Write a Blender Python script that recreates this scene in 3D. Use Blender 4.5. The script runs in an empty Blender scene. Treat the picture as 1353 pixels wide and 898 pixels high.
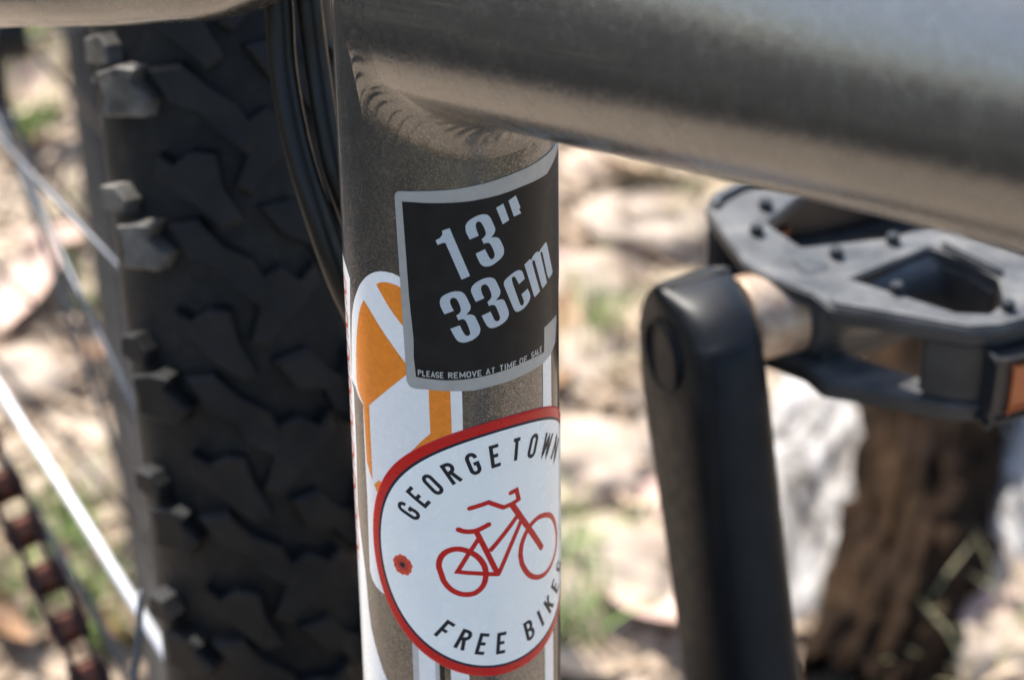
import bpy, bmesh, math, random
from mathutils import Vector, Matrix, noise
from mathutils.geometry import tessellate_polygon
random.seed(7)
S = 0.001                       # everything below is written in millimetres
V = Vector
SC = bpy.context.scene
COL = SC.collection

# ------------------------------------------------------------------ camera
TH = math.radians(36.0)
FPX = 3340.0; PW, PH = 1353, 898
FW = V((0, math.cos(TH), -math.sin(TH))); UP = V((0, math.sin(TH), math.cos(TH))); RT = V((1, 0, 0))
CAM = -375.0 * FW
cd = bpy.data.cameras.new('camera'); cam = bpy.data.objects.new('camera', cd); COL.objects.link(cam)
cam.location = CAM * S
cam.rotation_euler = (math.pi / 2 - TH, 0, 0)
cd.sensor_width = 36; cd.lens = 36 * FPX / PW
cd.clip_start = 0.01; cd.clip_end = 500
cd.dof.use_dof = True; cd.dof.focus_distance = 0.366; cd.dof.aperture_fstop = 20.5; cd.dof.aperture_blades = 7
SC.camera = cam

# ------------------------------------------------------------------ light
SUN = V((-0.37, 0.52, 0.77)).normalized()          # direction towards the sun
w = bpy.data.worlds.new('World'); SC.world = w; w.use_nodes = True
nt = w.node_tree; bg = nt.nodes['Background']
sky = nt.nodes.new('ShaderNodeTexSky'); sky.sky_type = 'NISHITA'; sky.sun_disc = False
sky.sun_elevation = math.asin(SUN.z); sky.sun_rotation = math.atan2(SUN.x, SUN.y)
sky.air_density = 1.0; sky.dust_density = 2.0; sky.ozone_density = 1.0
nt.links.new(sky.outputs[0], bg.inputs[0]); bg.inputs[1].default_value = 0.15
sl = bpy.data.lights.new('sun', 'SUN'); so = bpy.data.objects.new('sun', sl); COL.objects.link(so)
sl.energy = 4.2; sl.angle = math.radians(0.53); sl.color = (1.0, 0.955, 0.88)
so.rotation_euler = (-SUN).to_track_quat('-Z', 'Y').to_euler()
SC.view_settings.view_transform = 'Standard'; SC.view_settings.look = 'None'
SC.view_settings.exposure = 1.06; SC.view_settings.gamma = 1.0

# ------------------------------------------------------------------ helpers
def at(x, y, d):
    """a point of the place seen at photo pixel x, y at distance d mm"""
    return CAM + RT * ((x - PW / 2) * d / FPX) + UP * ((PH / 2 - y) * d / FPX) + FW * d

def on_z(x, y, z):
    r = at(x, y, 1.0) - CAM
    return CAM + r * ((z - CAM.z) / r.z)

def mesh_obj(name, verts, faces, mat, parent=None, smooth=True, nrm=None, auto=None):
    me = bpy.data.meshes.new(name)
    me.from_pydata([(v[0] * S, v[1] * S, v[2] * S) for v in verts], [], faces)
    me.update()
    if mat: me.materials.append(mat)
    if smooth:
        me.polygons.foreach_set('use_smooth', [True] * len(me.polygons))
        if auto is not None:
            try: me.set_sharp_from_angle(angle=math.radians(auto))
            except Exception: pass
    if nrm is not None:
        me.normals_split_custom_set_from_vertices(nrm)
    o = bpy.data.objects.new(name, me); COL.objects.link(o)
    if parent is not None: o.parent = parent
    return o

def bm_obj(name, bm, mat, parent=None, smooth=True, auto=35):
    bmesh.ops.recalc_face_normals(bm, faces=bm.faces[:])
    for v in bm.verts: v.co *= S
    me = bpy.data.meshes.new(name); bm.to_mesh(me); bm.free()
    if mat: me.materials.append(mat)
    if smooth:
        me.polygons.foreach_set('use_smooth', [True] * len(me.polygons))
        try: me.set_sharp_from_angle(angle=math.radians(auto))
        except Exception: pass
    o = bpy.data.objects.new(name, me); COL.objects.link(o)
    if parent is not None: o.parent = parent
    return o

def empty(name, loc, label, cat, group=None):
    o = bpy.data.objects.new(name, None); COL.objects.link(o); o.location = V(loc) * S
    o.empty_display_size = 0.02
    o['label'] = label; o['category'] = cat
    if group: o['group'] = group
    return o

def tag(o, label, cat, group=None):
    o['label'] = label; o['category'] = cat
    if group: o['group'] = group
    return o

def catmull(pts, n=8):
    """pts: list of Vectors (any size, may carry extra radius in a tuple)"""
    out = []
    P = [pts[0] * 2 - pts[1]] + list(pts) + [pts[-1] * 2 - pts[-2]]
    for i in range(1, len(P) - 2):
        for k in range(n):
            t = k / n
            a, b, c, d = P[i - 1], P[i], P[i + 1], P[i + 2]
            out.append(0.5 * ((2 * b) + (c - a) * t + (2 * a - 5 * b + 4 * c - d) * t * t + (3 * b - a - 3 * c + d) * t ** 3))
    out.append(pts[-1].copy())
    return out

def tube(pts, rad, seg=20, prof=None, closed_ends=True):
    """verts, faces of a tube along pts; rad number or list"""
    vs, fs = [], []
    n = len(pts)
    t0 = (pts[1] - pts[0]).normalized()
    ref = V((0, 0, 1)) if abs(t0.z) < 0.9 else V((1, 0, 0))
    u = (ref - t0 * ref.dot(t0)).normalized()
    for i, p in enumerate(pts):
        t = (pts[min(i + 1, n - 1)] - pts[max(i - 1, 0)]).normalized()
        u = (u - t * u.dot(t)).normalized(); b = t.cross(u)
        r = rad[i] if isinstance(rad, (list, tuple)) else rad
        for k in range(seg):
            a = 2 * math.pi * k / seg
            vs.append(p + (u * math.cos(a) + b * math.sin(a)) * r)
    for i in range(n - 1):
        for k in range(seg):
            k2 = (k + 1) % seg
            fs.append((i * seg + k, i * seg + k2, (i + 1) * seg + k2, (i + 1) * seg + k))
    if closed_ends:
        fs.append(tuple(range(seg))[::-1]); fs.append(tuple((n - 1) * seg + k for k in range(seg)))
    return vs, fs

def lathe(axis_o, axis_d, prof, seg=40):
    """prof: list of (distance along axis, radius)"""
    d = axis_d.normalized(); ref = V((0, 0, 1)) if abs(d.z) < 0.9 else V((1, 0, 0))
    u = (ref - d * ref.dot(d)).normalized(); b = d.cross(u); vs, fs = [], []
    for (h, r) in prof:
        for k in range(seg):
            a = 2 * math.pi * k / seg
            vs.append(axis_o + d * h + (u * math.cos(a) + b * math.sin(a)) * r)
    for i in range(len(prof) - 1):
        for k in range(seg):
            k2 = (k + 1) % seg
            fs.append((i * seg + k, i * seg + k2, (i + 1) * seg + k2, (i + 1) * seg + k))
    fs.append(tuple(range(seg))[::-1]); fs.append(tuple((len(prof) - 1) * seg + k for k in range(seg)))
    return vs, fs

def join(parts):
    vs, fs = [], []
    for v, f in parts:
        o = len(vs); vs += list(v); fs += [tuple(i + o for i in q) for q in f]
    return vs, fs

# ------------------------------------------------------------------ materials
def mat(name):
    m = bpy.data.materials.new(name); m.use_nodes = True
    return m, m.node_tree, m.node_tree.nodes['Principled BSDF']
def node(t, kind, **kw):
    n = t.nodes.new(kind)
    for k, v in kw.items():
        if k in n.inputs: n.inputs[k].default_value = v
        else: setattr(n, k, v)
    return n
def coords(t, scale=1.0, kind='Object'):
    c = node(t, 'ShaderNodeTexCoord'); mp = node(t, 'ShaderNodeMapping')
    sc = scale if isinstance(scale, (tuple, list)) else (scale,) * 3
    mp.inputs['Scale'].default_value = sc
    t.links.new(c.outputs[kind], mp.inputs['Vector']); return mp.outputs[0]
def ramp(t, fac, stops):
    r = node(t, 'ShaderNodeValToRGB'); e = r.color_ramp.elements
    while len(e) < len(stops): e.new(0.5)
    for i, (p, c) in enumerate(stops):
        e[i].position = p; e[i].color = (*c, 1) if len(c) == 3 else c
    t.links.new(fac, r.inputs[0]); return r.outputs[0]
def noise_n(t, vec, scale, detail=4, rough=0.55, dist=0.0):
    n = node(t, 'ShaderNodeTexNoise', Scale=scale, Detail=detail, Roughness=rough, Distortion=dist)
    t.links.new(vec, n.inputs['Vector']); return n.outputs[0]
def mix(t, fac, a, b, blend='MIX'):
    m = node(t, 'ShaderNodeMix', data_type='RGBA', blend_type=blend)
    for s, v in ((m.inputs[0], fac), (m.inputs[6], a), (m.inputs[7], b)):
        if isinstance(v, (int, float)): s.default_value = v
        elif isinstance(v, tuple): s.default_value = (*v, 1)
        else: t.links.new(v, s)
    return m.outputs[2]
def bump(t, b, h, strength, dist):
    n = node(t, 'ShaderNodeBump', Strength=strength, Distance=dist); t.links.new(h, n.inputs['Height'])
    t.links.new(n.outputs[0], b.inputs['Normal'])
def simple(name, col, rough, metal=0.0, var=0.08, vs=600, coat=0.0, bmp=0.0, bs=4000, spec=0.5):
    m, t, b = mat(name); v = coords(t)
    n = noise_n(t, v, vs, 5)
    c = ramp(t, n, [(0.3, tuple(x * (1 - var) for x in col)), (0.7, tuple(min(1, x * (1 + var)) for x in col))])
    t.links.new(c, b.inputs['Base Color']); b.inputs['Metallic'].default_value = metal
    rn = ramp(t, noise_n(t, v, vs * 2.3, 4), [(0.3, (rough * 0.85,) * 3), (0.7, (min(1, rough * 1.15),) * 3)])
    t.links.new(rn, b.inputs['Roughness']); b.inputs['Coat Weight'].default_value = coat
    b.inputs['Coat Roughness'].default_value = 0.06; b.inputs['Specular IOR Level'].default_value = spec
    if bmp: bump(t, b, noise_n(t, v, bs, 3), bmp, 0.0001)
    return m

def paint(name, col, rough, flake=1.0, coat=0.5):
    """metallic bronze-grey frame paint with fine flakes under a clear coat"""
    m, t, b = mat(name); v = coords(t)
    vo = node(t, 'ShaderNodeTexVoronoi', Scale=6500); t.links.new(v, vo.inputs['Vector'])
    sep = node(t, 'ShaderNodeSeparateColor'); t.links.new(vo.outputs['Color'], sep.inputs[0])
    c = ramp(t, sep.outputs[0], [(0.0, tuple(x * (1 - .33 * flake) for x in col)), (0.72, col), (1.0, tuple(min(1, x * (1 + 1.1 * flake)) for x in col))])
    big = ramp(t, noise_n(t, v, 90, 5), [(0.3, (.9, .9, .9)), (0.75, (1.06, 1.05, 1.03))])
    t.links.new(mix(t, 1.0, c, big, 'MULTIPLY'), b.inputs['Base Color'])
    b.inputs['Metallic'].default_value = 0.85
    r = ramp(t, noise_n(t, v, 300, 5), [(0.3, (rough * .85,) * 3), (0.7, (rough * 1.2,) * 3)])
    t.links.new(r, b.inputs['Roughness'])
    b.inputs['Coat Weight'].default_value = coat; b.inputs['Coat Roughness'].default_value = 0.05
    # flakes tilt the reflecting surface a little
    nm = node(t, 'ShaderNodeNormalMap', Strength=0.22 * flake)
    cm = mix(t, 0.35, (0.5, 0.5, 1.0), vo.outputs['Color'])
    geo = node(t, 'ShaderNodeNewGeometry')
    sub = node(t, 'ShaderNodeVectorMath', operation='SUBTRACT'); t.links.new(vo.outputs['Color'], sub.inputs[0]); sub.inputs[1].default_value = (.5, .5, .5)
    scl = node(t, 'ShaderNodeVectorMath', operation='SCALE'); t.links.new(sub.outputs[0], scl.inputs[0]); scl.inputs['Scale'].default_value = 0.22 * flake
    add = node(t, 'ShaderNodeVectorMath', operation='ADD'); t.links.new(geo.outputs['Normal'], add.inputs[0]); t.links.new(scl.outputs[0], add.inputs[1])
    no = node(t, 'ShaderNodeVectorMath', operation='NORMALIZE'); t.links.new(add.outputs[0], no.inputs[0])
    t.links.new(no.outputs[0], b.inputs['Normal'])
    return m

M_FRAME = paint('frame_paint', (0.148, 0.150, 0.151), 0.24, 0.75, 0.5)
M_TOP = paint('top_tube_paint', (0.145, 0.146, 0.145), 0.25, 0.6, 0.3)
M_WELD = paint('weld_paint', (0.135, 0.136, 0.135), 0.27, 0.6, 0.45)
M_DKDEC = simple('black_decal', (0.008, 0.008, 0.009), 0.22, coat=0.2, spec=0.3)
M_BLKSTK = simple('black_film', (0.010, 0.011, 0.0125), 0.38, var=0.25, vs=350, spec=0.2)
def worn(m, amount, col, sc):
    t = m.node_tree; b = t.nodes['Principled BSDF']; v = coords(t, (1, 1, 1))
    n = noise_n(t, v, sc, 3, 0.5, 2.5); n2 = noise_n(t, v, sc * .22, 3)
    f = ramp(t, n, [(0.70, (0, 0, 0)), (0.76, (1, 1, 1))]); g2 = ramp(t, n2, [(0.5, (0, 0, 0)), (0.62, (amount,) * 3)])
    old = b.inputs['Base Color'].links[0].from_socket
    t.links.new(mix(t, mix(t, 1.0, f, g2, 'MULTIPLY'), old, col), b.inputs['Base Color'])
worn(M_BLKSTK, 0.6, (0.07, 0.075, 0.08), 900)
M_SILVER = simple('silver_film', (0.36, 0.38, 0.385), 0.42, metal=0.35, var=0.07, vs=500)
M_LETTER = simple('silver_print', (0.44, 0.52, 0.60), 0.4, metal=0.25, var=0.06, vs=2500)
M_SMALL = simple('grey_print', (0.42, 0.44, 0.44), 0.4, metal=0.2)
M_WHDEC = simple('white_decal', (0.80, 0.81, 0.80), 0.25, coat=0.3, var=0.04, vs=900)
M_ORDEC = simple('orange_decal', (0.80, 0.235, 0.02), 0.28, coat=0.5, var=0.10, vs=900)
M_GREYDEC = simple('grey_decal', (0.45, 0.46, 0.45), 0.3, coat=0.5)
M_REDDEC = simple('red_decal', (0.70, 0.09, 0.05), 0.3, coat=0.5)
M_VWHITE = simple('white_vinyl', (0.84, 0.87, 0.85), 0.26, coat=0.1, var=0.02, vs=150)
M_VRED = simple('red_vinyl', (0.52, 0.013, 0.013), 0.3, coat=0.0, var=0.05, spec=0.3)
M_VNAVY = simple('navy_print', (0.018, 0.02, 0.04), 0.35, spec=0.2)
M_VTEXT = simple('charcoal_print', (0.014, 0.018, 0.026), 0.4, spec=0.2)
M_CABLE = simple('black_cable', (0.008, 0.0075, 0.007), 0.38, spec=0.3, coat=0.0, var=0.2, vs=200)
M_GASKET = simple('metal_spoke', (0.12, 0.125, 0.135), 0.5, metal=0.8)
M_BRIGHT = simple('bright_metal', (0.82, 0.82, 0.82), 0.4, metal=0.1, var=0.12, vs=260, bmp=0.5, bs=900)
M_CRANK = simple('crank_enamel', (0.008, 0.009, 0.011), 0.42, var=0.3, vs=130, coat=0.0, bmp=0.15, bs=500, spec=0.2)
M_PIN = simple('pin_steel', (0.03, 0.032, 0.035), 0.45, metal=0.4)
M_AMBER = simple('amber_reflector', (0.36, 0.075, 0.008), 0.3, coat=0.2, bmp=0.6, bs=700)
M_RIM = simple('black_rim_alloy', (0.012, 0.012, 0.013), 0.45, spec=0.3)

def rubber():
    m, t, b = mat('tyre_rubber'); v = coords(t)
    g = node(t, 'ShaderNodeNewGeometry')
    n = noise_n(t, v, 45, 6, 0.6); n2 = noise_n(t, v, 420, 5, 0.7)
    base = ramp(t, n, [(0.35, (0.005, 0.005, 0.0055)), (0.7, (0.010, 0.0095, 0.009))])  # carcass darker than the knobs: shade of the gaps put into the colour
    dust = mix(t, 1.0, n, n2, 'MULTIPLY')
    point = ramp(t, g.outputs['Pointiness'], [(0.49, (0, 0, 0)), (0.54, (1, 1, 1))])
    f = ramp(t, dust, [(0.22, (0, 0, 0)), (0.42, (0.55, 0.55, 0.55))])
    b.inputs['Specular IOR Level'].default_value = 0.25
    c = mix(t, f, base, (0.022, 0.019, 0.016))
    c = mix(t, mix(t, 1.0, point, f, 'MULTIPLY'), c, (0.05, 0.045, 0.04))
    t.links.new(c, b.inputs['Base Color']); b.inputs['Roughness'].default_value = 0.62
    bump(t, b, n2, 0.5, 0.0003)
    return m
M_RUBBER = rubber()
def knob_rubber():
    m, t, b = mat('knob_rubber'); v = coords(t)
    n = noise_n(t, v, 90, 6, 0.6); n2 = noise_n(t, v, 600, 5, 0.7)
    c = ramp(t, n, [(0.35, (0.008, 0.0083, 0.009)), (0.75, (0.022, 0.0205, 0.019))])
    t.links.new(c, b.inputs['Base Color']); b.inputs['Roughness'].default_value = 0.55; b.inputs['Specular IOR Level'].default_value = 0.2
    bump(t, b, n2, 0.4, 0.0003)
    return m
M_KNOB = knob_rubber()
M_KNOBD = simple('dusty_sunlit_knob_rubber', (0.095, 0.088, 0.078), 0.6, var=0.7, vs=160, bmp=0.4, bs=900, spec=0.3)  # dust plus the sun on the upper shoulder knobs, both put into the colour
def side_rubber():
    m, t, b = mat('dusty_sidewall_rubber'); v = coords(t)
    n = noise_n(t, v, 70, 6, 0.6)
    c = ramp(t, n, [(0.3, (0.009, 0.008, 0.007)), (0.7, (0.028, 0.025, 0.021))])
    t.links.new(c, b.inputs['Base Color']); b.inputs['Roughness'].default_value = 0.7
    bump(t, b, noise_n(t, v, 700, 4), 0.5, 0.0003)
    return m
M_SIDE = side_rubber()
def plastic():
    m, t, b = mat('worn_pedal_plastic'); v = coords(t, (0.8, 1.25, 1.0))
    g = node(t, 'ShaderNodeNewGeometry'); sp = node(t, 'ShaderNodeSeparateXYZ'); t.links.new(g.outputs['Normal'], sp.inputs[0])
    n = noise_n(t, v, 120, 9, 0.62); n2 = noise_n(t, v, 1100, 5, 0.7)
    base = ramp(t, n, [(0.3, (0.018, 0.019, 0.021)), (0.7, (0.045, 0.046, 0.047))])
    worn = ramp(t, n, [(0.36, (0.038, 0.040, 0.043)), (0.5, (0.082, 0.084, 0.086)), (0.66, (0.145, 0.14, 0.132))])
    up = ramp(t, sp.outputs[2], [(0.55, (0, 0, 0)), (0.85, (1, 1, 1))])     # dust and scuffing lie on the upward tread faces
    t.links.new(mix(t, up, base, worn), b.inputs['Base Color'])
    b.inputs['Roughness'].default_value = 0.5; bump(t, b, n2, 0.3, 0.0002)
    return m
M_PEDAL = plastic()
def rust(name, c1, c2, rough=0.5, metal=0.3):
    m, t, b = mat(name); v = coords(t); n = noise_n(t, v, 220, 6, 0.65)
    t.links.new(ramp(t, n, [(0.3, c1), (0.68, c2)]), b.inputs['Base Color'])
    b.inputs['Roughness'].default_value = rough; b.inputs['Metallic'].default_value = metal
    bump(t, b, noise_n(t, v, 1200, 4), 0.4, 0.0003)
    return m
M_SPIN = rust('rusty_spindle', (0.30, 0.18, 0.11), (0.50, 0.40, 0.31), 0.45, 0.3)
M_ROLL = rust('oily_rusty_roller', (0.09, 0.030, 0.018), (0.22, 0.080, 0.045), 0.22, 0.5)
M_PLATE = rust('oily_dark_plate', (0.018, 0.009, 0.007), (0.07, 0.028, 0.018), 0.28, 0.4)

def ground_mat():
    m, t, b = mat('dry_litter_soil'); v = coords(t)
    n1 = noise_n(t, v, 9, 6, 0.6, 0.6); n2 = noise_n(t, v, 34, 6, 0.65, 0.5); n3 = noise_n(t, v, 190, 5, 0.7)
    c1 = ramp(t, n2, [(0.3, (0.17, 0.11, 0.065)), (0.46, (0.36, 0.26, 0.175)), (0.58, (0.46, 0.35, 0.245)), (0.72, (0.56, 0.445, 0.33))])
    c2 = ramp(t, n1, [(0.3, (0.24, 0.20, 0.11)), (0.5, (0.46, 0.36, 0.26)), (0.65, (0.56, 0.44, 0.35))])
    c = mix(t, 0.4, c1, c2); c = mix(t, 0.35, c, ramp(t, n3, [(0.3, (0.18, 0.13, 0.09)), (0.7, (0.7, 0.6, 0.48))]))
    t.links.new(c, b.inputs['Base Color']); b.inputs['Roughness'].default_value = 0.95
    bump(t, b, n3, 0.8, 0.004)
    return m
M_GROUND = ground_mat()
def litter(name, a, b_, scale=60):
    m, t, b = mat(name); v = coords(t, 1.0)
    oi = node(t, 'ShaderNodeObjectInfo')
    n = noise_n(t, v, scale, 5, 0.6, 0.4)
    c = ramp(t, n, [(0.3, a), (0.7, b_)])
    hs = node(t, 'ShaderNodeHueSaturation'); t.links.new(c, hs.inputs['Color'])
    mr = node(t, 'ShaderNodeMapRange'); t.links.new(oi.outputs['Random'], mr.inputs[0]); mr.inputs[3].default_value = 0.75; mr.inputs[4].default_value = 1.25
    t.links.new(mr.outputs[0], hs.inputs['Value']); t.links.new(hs.outputs[0], b.inputs['Base Color'])
    b.inputs['Roughness'].default_value = 0.6; bump(t, b, noise_n(t, v, scale * 6, 4), 0.5, 0.001)
    return m
M_LEAFP = litter('pale_dry_leaf', (0.44, 0.32, 0.21), (0.62, 0.48, 0.35))
M_LEAFB = litter('brown_dry_leaf', (0.22, 0.11, 0.05), (0.38, 0.22, 0.12))
M_LEAFK = litter('pinkish_dry_leaf', (0.52, 0.34, 0.27), (0.66, 0.47, 0.39))
M_GRASS = litter('green_blade', (0.16, 0.26, 0.06), (0.30, 0.40, 0.12))
M_STRAW = litter('straw_blade', (0.42, 0.38, 0.18), (0.58, 0.52, 0.30))
M_CHIP = litter('bark_chip', (0.24, 0.16, 0.10), (0.55, 0.43, 0.31))
M_ROCK = litter('pale_stone', (0.27, 0.20, 0.145), (0.50, 0.40, 0.31), 60)
def bark(name, stops, sc):
    m, t, b = mat(name); v = coords(t, (1.0, 0.35, 1.0))
    n = noise_n(t, v, sc, 7, 0.68, 1.0)
    t.links.new(ramp(t, n, stops), b.inputs['Base Color']); b.inputs['Roughness'].default_value = 0.9; b.inputs['Specular IOR Level'].default_value = 0.1
    bump(t, b, n, 0.9, 0.006)
    return m
M_BARKW = bark('weathered_pale_bark', [(0.36, (0.05, 0.042, 0.035)), (0.47, (0.30, 0.28, 0.26)), (0.54, (0.46, 0.44, 0.42)), (0.75, (0.55, 0.53, 0.51))], 38)
M_BARKB = bark('dark_brown_wood', [(0.34, (0.006, 0.003, 0.002)), (0.5, (0.018, 0.010, 0.005)), (0.75, (0.06, 0.033, 0.016))], 26)

worn(M_CRANK, 0.7, (0.07, 0.065, 0.06), 420); worn(M_WHDEC, 0.8, (0.3, 0.3, 0.29), 1500); worn(M_VWHITE, 0.25, (0.45, 0.48, 0.5), 1400); worn(M_ORDEC, 0.5, (0.85, 0.5, 0.3), 1700); worn(M_SILVER, 0.6, (0.2, 0.21, 0.2), 1100)

# ------------------------------------------------------------------ setting: the ground
GZ = -500.0
def gh(x, y):
    p = V((x, y, 0))
    e = min(1.0, max(0.0, 1 - (abs(x) - 900) / 2500)) * min(1.0, max(0.0, 1 - (abs(y - 700) - 1400) / 2500))
    return GZ + e * (16 * noise.fractal(p / 170, 1.0, 2.0, 4) + 4.5 * noise.fractal(p / 24 + V((9, 3, 1)), 1.0, 2.0, 3))
def axis_vals(lo, hi, step, far):
    v = []
    x = lo
    while x <= hi: v.append(x); x += step
    a, s = hi, step
    right = []
    while a < far: s *= 1.35; a += s; right.append(a)
    a, s = lo, step; left = []
    while a > -far: s *= 1.35; a -= s; left.append(a)
    return left[::-1] + v + right
gx = axis_vals(-430, 430, 5, 60000); gy = axis_vals(280, 1300, 5, 60000)
gv = [(x, y, gh(x, y)) for y in gy for x in gx]
nx = len(gx)
gf = [(j * nx + i, j * nx + i + 1, (j + 1) * nx + i + 1, (j + 1) * nx + i) for j in range(len(gy) - 1) for i in range(nx - 1)]
g = mesh_obj('ground', gv, gf, M_GROUND); g['kind'] = 'structure'

# ------------------------------------------------------------------ the seat tube and its surface co-ordinates
TA = at(591.10, 170, 366.43); TB = at(610.86, 898, 412.2)
TD = (TA - TB).normalized()
TO = TA + TD * (-TA).dot(TD)
c0 = CAM - TO; c0 -= TD * c0.dot(TD)
E0 = c0.normalized(); E1 = TD.cross(E0)
if E1.x < 0: E1 = -E1
R = 16.0
def wrap(u, v, h=0.0):
    a = u / R
    return TO + TD * v + (E0 * math.cos(a) + E1 * math.sin(a)) * (R + h)
def uv(x, y):
    r = (at(x, y, 1.0) - CAM).normalized(); c = CAM - TO
    d = r - TD * r.dot(TD); m = c - TD * c.dot(TD)
    a = d.dot(d); b = 2 * d.dot(m); cc = m.dot(m) - R * R
    disc = max(0.0, b * b - 4 * a * cc); t = (-b - math.sqrt(disc)) / 2 / a
    p = c + r * t
    return (R * math.atan2(p.dot(E1), p.dot(E0)), p.dot(TD))
def px(pts, ox=0, oy=0, s=1.0):
    return [uv(ox + x / s, oy + y / s) for x, y in pts]

def wrapped(name, polys, h, material, parent, base=None, du=0.55):
    """flat outlines in surface co-ordinates cut from film and laid round the tube"""
    vs, fs, ns = [], [], []
    if polys and not isinstance(polys[0][0], (tuple, list)): polys = [polys]
    for k, poly in enumerate(polys):
        hh = h + 0.0025 * (k % 6)
        bm = bmesh.new()
        pv = [bm.verts.new((p[0], p[1], 0)) for p in poly]
        tris = tessellate_polygon([[V((p[0], p[1], 0)) for p in poly]])
        for t in tris:
            try: bm.faces.new([pv[i] for i in t])
            except ValueError: pass
        u0 = min(p[0] for p in poly); u1 = max(p[0] for p in poly)
        x = math.floor(u0 / du) * du + du
        while x < u1:
            bmesh.ops.bisect_plane(bm, geom=bm.verts[:] + bm.edges[:] + bm.faces[:], dist=1e-6, plane_co=(x, 0, 0), plane_no=(1, 0, 0))
            x += du
        bm.verts.index_update(); o = len(vs)
        for v in bm.verts:
            a = v.co.x / R
            vs.append(wrap(v.co.x, v.co.y, hh)); ns.append(tuple(E0 * math.cos(a) + E1 * math.sin(a)))
        for f in bm.faces:
            q = [v.index + o for v in f.verts]
            n = (vs[q[1]] - vs[q[0]]).cross(vs[q[2]] - vs[q[0]])
            if n.dot(V(ns[q[0]])) < 0: q.reverse()
            fs.append(tuple(q))
        if base is not None:
            for e in bm.edges:
                if len(e.link_faces) == 1:
                    a, b = e.verts
                    o2 = len(vs)
                    for v, hz in ((a, hh), (b, hh), (b, base), (a, base)):
                        vs.append(wrap(v.co.x, v.co.y, hz)); ns.append((0, 0, 0))
                    fs.append((o2, o2 + 1, o2 + 2, o2 + 3))
        bm.free()
    return mesh_obj(name, vs, fs, material, parent, nrm=ns)

def stroke(pts, w, closed=False, step=0.35):
    """outline (as quads) of a pen stroke of width w with mitred corners"""
    if closed: pts = list(pts) + [pts[0]]
    P = [pts[0]]
    for a, b in zip(pts, pts[1:]):
        d = math.hypot(b[0] - a[0], b[1] - a[1]); n = max(1, int(d / step))
        if d < 1e-6: continue
        for k in range(1, n + 1): P.append((a[0] + (b[0] - a[0]) * k / n, a[1] + (b[1] - a[1]) * k / n))
    n = len(P); L = []; Rr = []
    for i in range(n):
        if closed: a = P[(i - 1) % (n - 1)]; c = P[(i + 1) % (n - 1)] if i < n - 1 else P[1]
        else: a = P[max(i - 1, 0)]; c = P[min(i + 1, n - 1)]
        b = P[i]
        d1 = V((b[0] - a[0], b[1] - a[1])); d2 = V((c[0] - b[0], c[1] - b[1]))
        if d1.length < 1e-7: d1 = d2
        if d2.length < 1e-7: d2 = d1
        d1.normalize(); d2.normalize()
        nn = V((-d1.y - d2.y, d1.x + d2.x))
        if nn.length < 1e-4: nn = V((-d1.y, d1.x))
        nn.normalize(); k = max(0.45, nn.dot(V((-d1.y, d1.x)))); o = nn * (w / 2 / k)
        L.append((b[0] + o.x, b[1] + o.y)); Rr.append((b[0] - o.x, b[1] - o.y))
    return L, Rr

def strokes_obj(name, lines, h, material, parent):
    """lines: list of (pts, width, closed)"""
    vs, fs, ns = [], [], []
    for k, (pts, wd, cl) in enumerate(lines):
        L, Rr = stroke(pts, wd, cl); hh = h + 0.003 * (k % 7); o = len(vs)
        for a, b in zip(L, Rr):
            for p in (a, b):
                vs.append(wrap(p[0], p[1], hh)); an = p[0] / R
                ns.append(tuple(E0 * math.cos(an) + E1 * math.sin(an)))
        for i in range(len(L) - 1):
            q = [o + 2 * i, o + 2 * i + 1, o + 2 * i + 3, o + 2 * i + 2]
            n = (vs[q[1]] - vs[q[0]]).cross(vs[q[2]] - vs[q[0]])
            if n.dot(V(ns[q[0]])) < 0: q.reverse()
            fs.append(tuple(q))
    return mesh_obj(name, vs, fs, material, parent, nrm=ns)

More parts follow.
